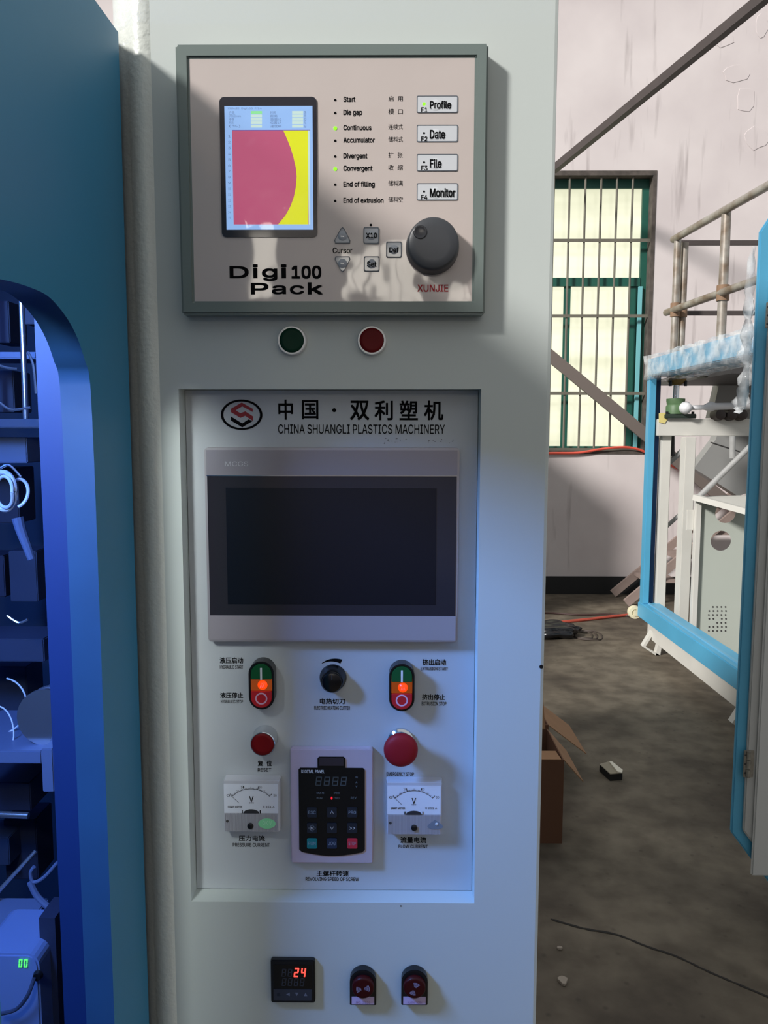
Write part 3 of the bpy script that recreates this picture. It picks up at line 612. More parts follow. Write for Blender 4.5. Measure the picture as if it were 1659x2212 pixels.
# ------------------------------------------------------------------ inverter keypad
Yk = PY - .010; x0, x1, z0, z1 = pr(628, 1618, 806, 1865, Yk)
t = thing('inverter_keypad', 'black inverter keypad with grey keys in a pale pink-grey surround', 'keypad', ((x0 + x1) / 2, PY, z0))
m_sur = mat('pale mauve plastic', (190, 176, 186), .45, var=.08, vscale=20)
kx0, kx1, kz0, kz1 = pr(646, 1658, 788, 1838, Yk)
obj('surround', prism(BM(), rrect(x0, x1, z0, z1, .003), Yk, PY - .0003), m_sur, t, bevel=.001)
zz = at(716, 1850, Yk).z; tx0, tx1, tz0, tz1 = pr(686, 1634, 746, 1658, Yk)
body = [(kx1, kz1 - .002), (kx1 - .002, kz1), (tx1, kz1), (tx1, tz1 - .002), (tx1 - .002, tz1), (tx0 + .002, tz1), (tx0, tz1 - .002), (tx0, kz1), (kx0 + .002, kz1), (kx0, kz1 - .002), (kx0, kz0 + .002), (kx0 + .003, kz0 - .001)]
N_ = 10
for i in range(1, N_): u = i / N_; body.append((kx0 + .003 + (kx1 - kx0 - .006) * u, kz0 - .001 - .0045 * math.sin(math.pi * u)))
body += [(kx1 - .003, kz0 - .001), (kx1, kz0 + .002)]
kb = obj('keypad_body', prism(BM(), body, Yk - .0012, Yk - .0001), mat('keypad black', (8, 12, 16), .25), t)
obj('release_tab', box(BM(), tx0 + .002, tx1 - .002, Yk - .0022, Yk - .0012, tz0 + .003, tz1 - .001), mat('brown black tab', (52, 44, 48), .4), t)
Yp = Yk - .0014; m_dimt = mat('dim grey print', (116, 128, 138), .5)
text('DIGITAL PANEL', (651, 1663, 701, 1670), Yp, m_wht, kb, bold=.01)
bm = BM(); a, b_, c_, d = pr(681, 1678, 753, 1697, Yp); seg7(bm, '8888', a, b_, c_, d, Yp, t=.09); obj('digit_display', bm, mat('unlit segments', (74, 82, 84), .5), kb)
for s, bx in (('Hz', (767, 1677, 773, 1681)), ('A', (768, 1688, 772, 1692)), ('V', (768, 1697, 772, 1701)), ('MULTI', (684, 1711, 700, 1715)), ('SPEED', (721, 1711, 734, 1715)), ('RUN', (684, 1722, 696, 1726)), ('FWD', (721, 1722, 733, 1726)), ('REV', (758, 1721, 770, 1726))): text(s, bx, Yp, m_dimt, kb)
q = at(716.5, 1724, Yp); obj('indicator', prism(BM(), circ(q.x, q.z, .0010, 12, .0017), Yp - .0004, Yp), mat('lit red indicator', (255, 30, 50), .3, emit=1.2), kb)
m_k1 = mat('slate key', (30, 36, 46), .35)
for r_, (yy, ks) in enumerate(((1755, ('ESC', '^', 'PRG')), (1789, ('M', 'v', '>>')), (1822, ('RUN', 'JOG', 'STOP')))):
    for ci, s in enumerate(ks):
        xx = (674, 717, 761)[ci]; a, b_, c_, d = pr(xx - 11, yy - 11, xx + 11, yy + 11, Yk - .002)
        mm = {'RUN': mat('teal key', (18, 122, 124), .35), 'STOP': mat('coral red key', (196, 46, 66), .35), 'JOG': mat('blue slate key', (34, 48, 72), .35)}.get(s, m_k1)
        k = obj('key', prism(BM(), rrect(a, b_, c_, d, .0015, 3), Yk - .0024, Yk - .0012), mm, t, bevel=.0003)
        if s in ('^', 'v'):
            q = at(xx, yy, Yk - .0026); g = 1 if s == '^' else -1; obj('key_caption', tube(BM(), [(q.x - .0018, q.y, q.z - g * .0018), (q.x, q.y, q.z + g * .0020), (q.x + .0018, q.y, q.z - g * .0018)], .00025, 6), m_wht, k)
        elif s == 'M':
            text('M', (xx - 3, yy - 3, xx + 3, yy + 3), Yk - .0026, m_wht, k, 'key_caption')
            q = at(xx, yy, Yk - .0026); d_ = lambda e_: [(q.x - e_, q.z), (q.x, q.z + e_), (q.x + e_, q.z), (q.x, q.z - e_)]
            obj('key_outline', ring(BM(), d_(.0042), d_(.0037), Yk - .0027, Yk - .0024), m_dimt, k)
        else:
            wd = {'>>': 6}.get(s, 8); text(s, (xx - wd, yy - 3.5, xx + wd, yy + 3.5), Yk - .0026, m_wht if s == '>>' else mat('pale key print', (140, 156, 172), .5), k, 'key_caption')

# ------------------------------------------------------------------ bottom row
Yt_ = -.008; x0, x1, z0, z1 = pr(585, 2075, 680, 2167, Yt_)
t = thing('temperature_controller', 'square black temperature controller showing red 24', 'controller', ((x0 + x1) / 2, 0, z0))
obj('case', box(BM(), x0, x1, Yt_, -.0003, z0, z1), m_blk, t, bevel=.0012)
a, b_, c_, d = pr(591, 2084, 674, 2134, Yt_); wn = obj('display_window', box(BM(), a, b_, Yt_ - .0004, Yt_ - .0001, c_, d), mat('smoked window', (6, 7, 9), .2), t)
a, b_, c_, d = pr(608, 2092, 660, 2109, Yt_); bm = BM(); seg7(bm, '88', a, a + (b_ - a) / 2, c_, d, Yt_ - .0006); seg7(bm, '8888', a, b_, c_ - .0115, d - .0115, Yt_ - .0006); obj('unlit_digits', bm, mat('faint segments', (58, 60, 66), .5), wn)
bm = BM(); a, b_, c_, d = pr(634, 2090, 664, 2110, Yt_); seg7(bm, '24', a, b_, c_, d, Yt_ - .0007, t=.15); obj('lit_digits', bm, mat('glowing red segments', (255, 70, 60), .3, emit=2.2), wn)
a, b_, c_, d = pr(591, 2137, 673, 2161, Yt_); kp = obj('key_strip', box(BM(), a, b_, Yt_ - .0005, Yt_ - .0001, c_, d), mat('grey key strip', (52, 54, 62), .45), t)
for i, px in enumerate((602, 622, 641, 660)):
    q = at(px, 2148, Yt_ - .0007); e_ = .0021
    P = ([(q.x - e_, q.z - e_), (q.x + e_, q.z - e_), (q.x + e_ * .4, q.z + e_), (q.x - e_, q.z + e_ * .6)], [(q.x + e_, q.z - e_), (q.x + e_, q.z + e_), (q.x - e_, q.z)], [(q.x, q.z - e_), (q.x + e_, q.z + e_), (q.x - e_, q.z + e_)], [(q.x - e_, q.z - e_), (q.x + e_, q.z - e_), (q.x, q.z + e_)])[i]
    obj('key_mark', flat(P, Yt_ - .0007), mat('grey arrow print', (112, 116, 128), .5) if i else m_k1, kp)
def arch(px, label, rot):
    h = .010; Yf = -h; x0, x1, z0, z1 = pr(px - 28.5, 2096, px + 28.5, 2172, Yf); xm = (x0 + x1) / 2; R_ = (x1 - x0) / 2; hz = z0 + R_ * 1.28
    t = thing('alarm_switch', label, 'switch', (xm, 0, z0))
    obj('backplate', prism(BM(), [(xm + R_ * math.cos(math.radians(a)), z1 - R_ + R_ * math.sin(math.radians(a))) for a in range(0, 181, 12)] + [(x0, z0), (x1, z0)], Yf, -.0003), m_blk, t, bevel=.0007)
    obj('name_strip', box(BM(), x0 + .0022, x1 - .0022, Yf - .0004, Yf - .0001, z0 + .0015, z0 + .011), mat('pale strip', (196, 176, 214), .5), t)
    q = at(px, 2136, Yf - .006)
    cp_ = obj('red_cap', lathe(BM(), q.x, q.z, [(0, Yf - .0062), (.010, Yf - .0061), (.0118, Yf - .0058), (.0125, Yf - .0048), (.0127, Yf - .0001)], 48), mat('dark maroon cap', (58, 6, 9), .4, spec=.25), t, smooth='all')
    bm = BM()
    for s_ in (0, 180):
        for r_ in (.0022, .0034, .0046, .0058, .0070):
            for a in range(-32, 32, 8):
                pp = [(q.x + rr * math.cos(math.radians(aa + s_ + rot)), q.z + rr * math.sin(math.radians(aa + s_ + rot))) for rr, aa in ((r_, a), (r_ + .0006, a), (r_ + .0006, a + 8), (r_, a + 8))]
                bm.faces.new([bm.verts.new((u[0], Yf - .0065, u[1])) for u in pp])
    obj('wave_mark', bm, mat('grey lilac print', (150, 140, 168), .5), cp_)
    text('NO. 2231' if rot < 20 else 'ALARM-HORN', (px - 15, 2163, px + 16, 2168), Yf - .0006, mat('faint purple print', (150, 120, 170), .5), t, 'caption')
arch(784, 'arched black switch with dark red cap and level wave mark', 8)
arch(895.5, 'arched black switch with dark red cap and upright wave mark', 68)

# ------------------------------------------------------------------ blue guard panel at the left and its machine
GX = -.275; GT = .027
gd = thing('machine_guard', 'teal blue machine guard panel with a rounded opening, at the far left', 'guard panel', (GX - .014, -.35, .1))
def gy_(px, py): q = atx(px, py, GX); return (q.y, q.z)
edgeY = gy_(290, 1180)[0]
cur = [gy_(*p) for p in ((0, 603), (35, 611), (68, 622), (100, 637), (125, 661), (149, 694), (168, 732), (184, 781), (195, 832), (201, 906), (207, 1041), (210, 1177), (228, 1700), (246, 2212))]
jy = cur[-3][0]; cur = [c for c in cur[:9]] + [(jy, cur[10][1]), (jy, .62)]
ztop = cur[0][1]
cur = [tuple(v)[:2] for v in spline([(a, b_, 0) for a, b_ in cur[:-1]], 3)] + [cur[-1]]
inner = [(-.335, ztop)] + cur + [(-.335, .62)]
c1 = gy_(250, 62); c2 = gy_(205, 0)
zc_ = c2[1] + (c2[1] - c1[1]) * 1.0; GZ = zc_; yc_ = c2[0] + (c2[0] - c1[0]) * 1.0
ybk = -.80
tgt = [(ybk, GZ - .05), (ybk + .05, GZ), (yc_, GZ), (c2[0], c2[1]), (edgeY, c1[1]), (edgeY, .12), (ybk, .12)]
bm = BM(); flatp = tgt + inner; V = [[bm.verts.new((X_, p[0], p[1])) for p in flatp] for X_ in (GX - GT, GX)]
from mathutils.geometry import tessellate_polygon
for tri in tessellate_polygon([[Vector((p[0], p[1], 0)) for p in tgt], [Vector((p[0], p[1], 0)) for p in inner]]):
    for L in V: bm.faces.new([L[k] for k in tri])
for a0, nn in ((0, len(tgt)), (len(tgt), len(inner))):
    if a0: continue
    for k in range(nn): i_, j_ = a0 + k, a0 + (k + 1) % nn; bm.faces.new((V[0][i_], V[1][i_], V[1][j_], V[0][j_]))
obj('guard_sheet', bm, m_teal, gd)
bm = BM(); e = .0012; cI = (sum(p[0] for p in inner) / len(inner), sum(p[1] for p in inner) / len(inner))
Lr = [[bm.verts.new((X_, p[0], p[1])) for p in inner] for X_ in (GX - GT - .001, GX)]
for k in range(len(inner)): bm.faces.new((Lr[0][k], Lr[1][k], Lr[1][(k + 1) % len(inner)], Lr[0][(k + 1) % len(inner)]))
obj('opening_jamb', bm, mat('darkened jamb blue', (28, 66, 106), .45, var=.2, vscale=9), gd, smooth=True)  # the guard's own cut edge, coloured darker to offset the strong lamps
# machine behind it
mc = thing('moulding_machine', 'plastic moulding machine glowing deep blue inside, seen through the guard opening', 'machine', (-.9, .3, 0))
m_in = mat('dark machine enamel', (46, 56, 80), .5, var=.2); m_hs = mat('sun blocking housing enamel', (34, 52, 76), .5)
bm = BM(); HX0 = -1.55
box(bm, HX0, HX0 + .02, ybk, 1.2, 0.02, GZ); box(bm, HX0, GX - GT - .002, ybk - .02, ybk, .02, GZ)
box(bm, HX0, GX - GT - .002, ybk - .02, 1.2, GZ, GZ + .02); box(bm, HX0, -.31, 1.18, 1.2, .02, GZ)
box(bm, -.33, -.31, .6, 1.2, .02, GZ); box(bm, -.3035, -.3025, edgeY - .012, .6, .02, GZ); box(bm, HX0, GX - GT - .002, ybk - .02, 1.2, 0, .02)  # includes a thin strip added against blue light leaking past the guard
obj('housing', bm, m_hs, mc)  # unseen sides and roof added to keep the sun out of the machine
cy_ = .12; cxl = at(95, 1180, cy_).x
obj('column', box(BM(), cxl, -.305, cy_, cy_ + .10, .02, GZ), mat('deep blue column enamel', (14, 40, 88), .5, var=.08), mc)
m_rod = mat('polished steel rod', (200, 205, 215), .2, metal=.9)
def rod(p, q, r_, Y=None, Y2=None, nm='tie_rod', mt=None):
    a = at(p[0], p[1], Y); b_ = at(q[0], q[1], Y2 or Y); return obj(nm, tube(BM(), [a, b_], r_, 12), mt or m_rod, mc, smooth=True)
rod((41, 500), (56, 905), .005, .55); rod((-30, 500), (-14, 905), .006, .75)
rod((-60, 1757), (62, 1762), .006, .5, nm='slide_rod'); rod((-40, 1965), (78, 1838), .004, .45, .5, nm='link_rod')
def plate_(a, b_, c_, d, Y, th, nm, mt=m_in): x0, x1, z0, z1 = pr(a, b_, c_, d, Y); return obj(nm, box(BM(), x0, x1, Y, Y + th, z0, z1), mt, mc, bevel=.002)
m_mid = mat('mid blue machine part', (84, 98, 130), .4); m_nv = mat('navy casting', (34, 40, 62), .5)
plate_(-120, 905, 95, 925, .60, .2, 'platen'); plate_(-120, 945, 58, 1000, .70, .1, 'clamp_plate', m_mid); plate_(-120, 760, 78, 775, .62, .1, 'cross_bar', m_mid)
plate_(-120, 1380, 95, 1430, .62, .1, 'lower_platen'); plate_(-120, 1622, 90, 1650, .45, .2, 'carriage', m_mid); plate_(-100, 1690, 66, 1752, .6, .1, 'carriage_block', m_nv)
plate_(90, 1618, 116, 1712, .40, .05, 'carriage_bracket', m_mid)
c = at(100, 1550, .48); obj('hydraulic_cylinder', tube(BM(), [c, (c.x + .03, c.y + .30, c.z - .01)], .048, 28), m_mid, mc, smooth=True)
for dx in (0, .018): obj('cylinder_band', tube(BM(), [(c.x + dx * .2 - .0, c.y - .002 + dx, c.z), (c.x + dx * .2, c.y + .006 + dx, c.z)], .051, 28), m_rod, mc, smooth=True)
def loop(px, py, r1, r2, Y, rr, nm='cable_loop', mt=None, a0=0, a1=360):
    c = at(px, py, Y); P = [(c.x + r1 * math.cos(math.radians(a)), c.y + .02 * math.sin(math.radians(a * .5)), c.z + r2 * math.sin(math.radians(a))) for a in range(a0, a1 + 1, 12)]
    return obj(nm, tube(BM(), P, rr, 8), mt or mat('pale hose', (190, 200, 215), .3), mc, smooth=True)
loop(0, 1062, .025, .033, .50, .0045); loop(2, 1064, .019, .027, .49, .003); loop(36, 1066, .020, .024, .52, .003, a0=-70, a1=110)
loop(5, 1525, .045, .048, .55, .0016, 'thin_hose', a0=-95, a1=95); loop(-10, 1590, .033, .05, .5, .0014, 'thin_hose', a0=-60, a1=90)
hose = spline([at(38, 1118, .5), at(45, 1145, .5), at(58, 1180, .5), at(68, 1208, .5)], 5); obj('hose', tube(BM(), hose, [.010 - .004 * i / len(hose) for i in range(len(hose))], 10), m_mid, mc, smooth=True)
for P in (((125, 1862), (95, 1895), (72, 1905), (66, 1885), (74, 1872)), ((65, 1905), (80, 1935), (105, 1960), (135, 1990))):
    obj('hose', tube(BM(), spline([at(a, b_, .42) for a, b_ in P], 6), .0055 if P[0][0] < 100 else .003, 8), m_mid, mc, smooth=True)
for P in (((0, 1012), (20, 1005), (45, 1030)), ((60, 760), (72, 790), (78, 850)), ((0, 790), (18, 795), (38, 797)), ((15, 1330), (40, 1345), (60, 1338)), ((0, 870), (25, 885), (66, 880))):
    obj('wire', tube(BM(), spline([at(a, b_, .47) for a, b_ in P], 6), .0022, 6), m_rod, mc, smooth=True)
plate_(-120, 2015, 50, 2043, .38, .10, 'pump_shelf', m_mid); plate_(30, 2000, 70, 2062, .42, .05, 'pump_bracket', m_mid)
x0, x1, z0, z1 = pr(-60, 2062, 86, 2230, .30)
pm = obj('drive_unit', prism(BM(), rrect(x0, x1, z0 - .1, z1, .02), .30, .42), mat('drive unit enamel', (96, 116, 160), .35), mc, bevel=.003)
q = at(80, 2110, .295); obj('drive_socket', lathe(BM(), q.x, q.z, [(0, .294), (.006, .293), (.008, .2995)], 20), m_blk, pm)
bm = BM(); a, b_, c_, d = pr(39, 2072, 62, 2090, .298); seg7(bm, '00', a, b_, c_, d, .298, t=.14); obj('green_digits', bm, mat('glowing green segments', (90, 255, 110), .3, emit=1.3), pm)
obj('drive_cable', tube(BM(), spline([at(0, 2190, .28), at(35, 2180, .28), at(60, 2150, .28), at(74, 2112, .29)], 6), .003, 8), m_in, pm, smooth=True)
q = at(94, 2060, .34); obj('indicator', lathe(BM(), q.x, q.z, [(0, .338), (.0012, .338), (.0016, .342)], 10), mat('tiny green lamp', (150, 220, 30), .3, emit=1), mc)
obj('drive_post', box(BM(), q.x - .006, q.x + .02, .342, .40, .02, q.z + .06), m_nv, mc)
# junk clutter shapes deep inside: valve blocks
for (a, b_, c_, d, Y) in ((-20, 650, 20, 740, .8), (50, 640, 75, 700, .78), (-30, 800, 30, 890, .8), (-40, 1010, 40, 1130, .85), (20, 1190, 80, 1300, .8), (-60, 1200, 10, 1290, .8), (-40, 1440, 60, 1600, .8), (10, 1770, 80, 1900, .75), (-40, 1810, 20, 1870, .7)):
    plate_(a, b_, c_, d, Y, .08, 'valve_block', random.choice((m_nv, m_in, m_nv)))

# ------------------------------------------------------------------ white and blue machine frame on the right
MX = 1.80; YF = 4.45
fr = thing('open_machine', 'blue and white open machine frame with film-wrapped top beam', 'machine frame', (2.2, 3.4, 0))
def zY(py, Y, px=1500): return at(px, py, Y).z
def bxy(px0, py0, px1, py1, Y, th, nm, mt, par=fr, bev=.004):
    x0, x1, z0, z1 = pr(px0, py0, px1, py1, Y); return obj(nm, box(BM(), x0, x1, Y, Y + th, z0, z1), mt, par, bevel=bev)
yfar = YF; zt1 = zY(812, YF, 1410)
zfloor_beam0 = zY(1332, YF, 1390); zfloor_beam1 = zY(1305, YF, 1390)
xp0, xp1, _, _ = pr(1397, 1000, 1424, 1100, YF)
xpm = at(1411, 1050, YF).x
obj('post_channel', box(BM(), xpm, xp1, YF + .04, YF + .07, zfloor_beam1, zt1), mat('shaded blue inner face', (14, 62, 108), .5), fr)  # inside of the blue post, shade of the recess put into the colour
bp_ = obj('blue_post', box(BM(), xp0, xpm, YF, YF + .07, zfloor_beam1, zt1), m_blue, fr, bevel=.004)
YN = 2.2
# side beams run along the plane x = xp0 towards the viewer
zt2 = zY(776, YF, 1410)
bw = .16
obj('blue_top_beam', box(BM(), xp0, xp0 + bw, YN, YF + .07, zt1, zt2 + .005), m_blue, fr, bevel=.006)
xb0 = at(1381, 1310, YF).x; 
obj('blue_bottom_beam', box(BM(), xb0 + .02, xb0 + .15, YN, YF + .10, zfloor_beam0 - .02, zfloor_beam1), m_blue, fr, bevel=.006)
obj('bottom_cap_strip', box(BM(), xb0 + .06, xb0 + .075, YN, YF + .08, zfloor_beam1, zfloor_beam1 + .008), mat('pale blue strip', (110, 170, 200), .5), fr)
zw0 = zfloor_beam0 - .02
obj('white_base_beam', box(BM(), xb0 + .06, xb0 + .15, YN, YF + .0, zw0 - .12, zw0), m_cream, fr, bevel=.004)
for Yy in (YF - .10, 2.95):
    bm = BM(); x_ = xb0 + .0; P = [(x_, .012), (x_ + .10, .0), (x_ + .10, .02), (x_ + .10, zw0 - .02), (x_ + .08, zw0 - .02)]
    bm = hexa(BM(), [(x_ + .08, Yy, zw0 - .02), (x_ + .10, Yy, zw0 - .02), (x_ + .02, Yy, .06), (x_, Yy, .06)], [(x_ + .08, Yy + .05, zw0 - .02), (x_ + .10, Yy + .05, zw0 - .02), (x_ + .02, Yy + .05, .06), (x_, Yy + .05, .06)])
    hexa(bm, [(x_, Yy, .06), (x_ + .02, Yy, .06), (x_ + .12, Yy, .0), (x_ + .09, Yy, .0)], [(x_, Yy + .05, .06), (x_ + .02, Yy + .05, .06), (x_ + .12, Yy + .05, .0), (x_ + .09, Yy + .05, .0)])
    hexa(bm, [(x_ + .09, Yy, 0), (x_ + .12, Yy, 0), (x_ + .14, Yy, zw0 - .06), (x_ + .12, Yy, zw0 - .06)], [(x_ + .09, Yy + .05, 0), (x_ + .12, Yy + .05, 0), (x_ + .14, Yy + .05, zw0 - .06), (x_ + .12, Yy + .05, zw0 - .06)])
    obj('foot', bm, m_cream, fr)
# end frame (facing the viewer)
bxy(1423, 932, 1444, 1330, YF + .02, .06, 'white_post', m_cream); bxy(1473, 944, 1496, 1350, YF - .1, .09, 'white_post', m_cream)
bxy(1421, 905, 1700, 942, YF - .02, .10, 'cross_beam', m_cream)
obj('blue_far_post', box(BM(), 2.9, 3.0, YF, YF + .08, .0, zt1), m_blue, fr); 
for Yq in (YN, ): obj('blue_near_post', box(BM(), xb0 + .05, xb0 + .15, Yq, Yq + .08, 0, zt2), m_blue, fr)
obj('far_cross_beam', box(BM(), xp1, 3.0, YF + .0, YF + .07, zt1, zt2), m_dark, fr)
# inner tank panel with two round holes
YP = YF - .35
px_, x1_, z0_, z1_ = pr(1508, 1082, 1640, 1480, YP); x0_ = px_
h1 = at(1557, 1168, YP); h2 = at(1567, 1108, YP); hr = at(1579, 1168, YP).x - h1.x
bm = BM(); nH = 24
def holed(bm, x0, x1, z0, z1, hx, hz, r_, Y):
    c = circ(hx, hz, r_, nH); V = [bm.verts.new((a, Y, b_)) for a, b_ in c]
    def sq(a):
        dx, dz = math.cos(a), math.sin(a); s = min((x1 - hx) / dx if dx > 1e-9 else 1e9, (x0 - hx) / dx if dx < -1e-9 else 1e9, (z1 - hz) / dz if dz > 1e-9 else 1e9, (z0 - hz) / dz if dz < -1e-9 else 1e9); return (hx + dx * s, Y, hz + dz * s)
    Q = [bm.verts.new(sq(2 * math.pi * i / nH)) for i in range(nH)]
    for i in range(nH): bm.faces.new((V[i], V[(i + 1) % nH], Q[(i + 1) % nH], Q[i]))
    for (cx_, cz_) in ((x0, z0), (x1, z0), (x1, z1), (x0, z1)):
        a = math.atan2(cz_ - hz, cx_ - hx) % (2 * math.pi); i = int(a / (2 * math.pi / nH)); bm.faces.new((Q[i], Q[(i + 1) % nH], bm.verts.new((cx_, Y, cz_))))
zm_ = (h1.z + h2.z) / 2
holed(bm, x0_, x1_, z0_, zm_, h1.x, h1.z, hr, YP); holed(bm, x0_, x1_, zm_, z1_, h2.x, h2.z, hr, YP)
m_tank = mat('grey green panel', (182, 188, 178), .5, var=.06, vscale=2)
tp = obj('tank_panel', bm, m_tank, fr)
for r_ in range(7):
    for c_ in range(5):
        if (r_, c_) in ((0, 0), (3, 2), (4, 0), (4, 1)): continue
        q = at(1531 + c_ * 9 + (r_ % 2), 1311 + r_ * 8.6, YP - .001); obj('drill_hole', prism(BM(), circ(q.x, q.z, .0055, 8), YP - .002, YP - .001), m_dark, tp)
bxy(1499, 1072, 1511, 1370, YP - .03, .04, 'white_post', m_cream, bev=.003)
a = at(1500, 1074, YP - .03); b_ = at(1640, 1112, YP - .35)
obj('shelf_rail', beam(BM(), a, b_, .04, .035), m_cream, fr); 
bm = hexa(BM(), [a, at(1640, 1112, YP - .35), at(1640, 1070, YP + .1), at(1560, 1070, YP + .1)], [Vector(p) - Vector((0, 0, .006)) for p in (a, at(1640, 1112, YP - .35), at(1640, 1070, YP + .1), at(1560, 1070, YP + .1))]); obj('shelf', bm, m_cream, fr)
bxy(1484, 1102, 1499, 1145, YP, .02, 'bracket', m_cream, bev=.002)
m_gp = mat('grey brace tube', (168, 168, 166), .4, var=.2, vscale=20)
obj('brace_tube', tube(BM(), [at(1503, 1080, YP - .02), at(1625, 960, YP - .02)], .018, 12), m_gp, fr, smooth=True); obj('strut_tube', tube(BM(), [at(1582, 942, YP), at(1582, 990, YP)], .018, 12), m_gp, fr, smooth=True)
obj('brace_tube', tube(BM(), [at(1440, 1005, YF + .1), at(1475, 972, YF + .1)], .018, 12), m_gp, fr, smooth=True); obj('hanger_rod', tube(BM(), [at(1452, 935, YF + .1), at(1452, 985, YF + .1)], .016, 12), m_dark, fr, smooth=True)
obj('brace_tube', tube(BM(), [at(1437, 1140, YF + .1), at(1472, 1108, YF + .1)], .014, 12), m_gp, fr, smooth=True)
# screw jack
jY = YF - .02; m_jg = mat('green cast jack', (88, 118, 80), .5, var=.15, vscale=12)
sj = thing('screw_jack', 'green screw jack with a shiny shaft standing on the white cross beam', 'screw jack', at(1460, 905, jY))
c = at(1459, 882, jY + .03); zb = at(1459, 905, jY).z + .003
def vlathe(bm, cx_, cy_, prof, n=28):
    rows = [[bm.verts.new((cx_ + r_ * math.cos(2 * math.pi * i / n), cy_ + r_ * math.sin(2 * math.pi * i / n), z)) for i in range(n)] for r_, z in prof]
    for A_, B_2 in zip(rows, rows[1:]):
        for i in range(n): bm.faces.new((A_[i], A_[(i + 1) % n], B_2[(i + 1) % n], B_2[i]))
    bm.faces.new(rows[0][::-1]); bm.faces.new(rows[-1]); return bm
zj = lambda py: at(1459, py, jY).z
obj('jack_body', vlathe(BM(), c.x, jY + .03, [(.062, zb + .03), (.062, zj(878)), (.055, zj(874)), (.060, zj(866)), (.060, zj(861)), (.030, zj(860))]), m_jg, sj, smooth=True)
obj('flange', box(BM(), c.x - .085, c.x + .12, jY - .03, jY + .07, zb, zb + .03), mat('dark green flange', (46, 58, 50), .5), sj, bevel=.004)
obj('screw', tube(BM(), [(c.x, jY + .03, zj(862)), (c.x, jY + .03, zj(826))], .020, 16), m_chrome, sj, smooth=True)
obj('top_mount', vlathe(BM(), c.x, jY + .03, [(.03, zj(831)), (.045, zj(828)), (.062, zj(821)), (.062, zj(813.5))], 20), mat('ochre mount', (118, 92, 40), .6), sj)
for dx in (-.05, .05): obj('mount_bolt', tube(BM(), [(c.x + dx, jY, zj(834)), (c.x + dx, jY, zj(822))], .011, 8), m_blk, sj)
for dx in (-.07, .0, .10): obj('flange_bolt', tube(BM(), [(c.x + dx, jY - .015, zb + .029), (c.x + dx, jY - .015, zb + .045)], .010, 8), m_blk, sj)
bm = BM(); e1 = at(1482, 881, jY - .06); lathe(bm, e1.x, e1.z, [(0, jY - .10), (.03, jY - .09), (.042, jY - .05), (.03, jY - .01), (.0, jY)], 20)
m_wrap = mat('silver film wrapped metal', (226, 226, 228), .25, metal=.0, bump=.004, bscale=30)
obj('coupling', bm, m_wrap, sj, smooth='all')
sh = [at(x, y, jY - .05) for x, y in ((1484, 881), (1520, 880), (1528, 879), (1536, 878), (1545, 878), (1590, 877), (1600, 876), (1680, 875))]
obj('drive_shaft', tube(BM(), sh, [.016, .016, .026, .034, .024, .024, .030, .024], 16), m_wrap, sj, smooth='all')
obj('protective_sticker', prism(BM(), P2([(1424, 893), (1442, 891), (1444, 903), (1436, 915), (1424, 912)], YF - .03), YF - .027, YF - .022), mat('yellow foam scrap', (222, 206, 130), .8), fr)
for px in (1553, 1578, 1600): q = at(px, 896, jY - .02); obj('gear_housing', lathe(BM(), q.x, q.z - .0, [(0, jY - .06), (.034, jY - .05), (.042, jY), (.042, jY + .03), (0, jY + .03)], 18), mat('brown black casting', (58, 48, 44), .5), sj, smooth=True)
# cling film around the top beam
m_film = bpy.data.materials.new('crumpled clear film'); m_film.use_nodes = True; n = m_film.node_tree.nodes; l = m_film.node_tree.links; n.remove(n['Principled BSDF'])
gl = n.new('ShaderNodeBsdfPrincipled'); gl.inputs['Base Color'].default_value = (.85, .88, .9, 1); gl.inputs['Roughness'].default_value = .12
tr = n.new('ShaderNodeBsdfTransparent'); mxs = n.new('ShaderNodeMixShader'); tcc = n.new('ShaderNodeTexCoord'); tn = n.new('ShaderNodeTexNoise'); tn.inputs['Scale'].default_value = 11; tn.inputs['Detail'].default_value = 5
rr_ = n.new('ShaderNodeValToRGB'); rr_.color_ramp.elements[0].position = .38; rr_.color_ramp.elements[1].position = .66; rr_.color_ramp.elements[0].color = (.12, .12, .12, 1); rr_.color_ramp.elements[1].color = (.6, .6, .6, 1)
l.new(tcc.outputs['Object'], tn.inputs['Vector']); l.new(tn.outputs[0], rr_.inputs[0]); l.new(rr_.outputs[0], mxs.inputs[0]); l.new(tr.outputs[0], mxs.inputs[1]); l.new(gl.outputs[0], mxs.inputs[2]); l.new(mxs.outputs[0], n['Material Output'].inputs['Surface'])
def film(path, prof, amp, nm, label):
    bm = BM(); rows = []
    for p in path: rows.append([bm.verts.new(Vector(p) + Vector((a + random.gauss(0, amp), random.gauss(0, amp), b_ + random.gauss(0, amp)))) for a, b_ in prof])
    for A_, B_2 in zip(rows, rows[1:]):
        for i in range(len(prof)): j = (i + 1) % len(prof); bm.faces.new((A_[i], A_[j], B_2[j], B_2[i]))
    o = obj(nm, bm, m_film, None, smooth='all'); return tag(o, label, 'film')
zc2 = (zt1 + zt2) / 2; hw, hh = bw / 2 + .016, (zt2 - zt1) / 2 + .02
pf = [(-hw, -hh), (-hw, -hh / 3), (-hw, hh / 3), (-hw, hh), (-hw / 3, hh), (hw / 3, hh), (hw, hh), (hw, 0), (hw, -hh), (hw / 3, -hh * 1.15), (-hw / 3, -hh * 1.2)]
film([(xp0 + bw / 2, YF + .09 - k * .045, zc2) for k in range(int((YF - YN) / .045))], pf, .005, 'cling_film', 'crumpled clear film wrapped round the blue top beam')
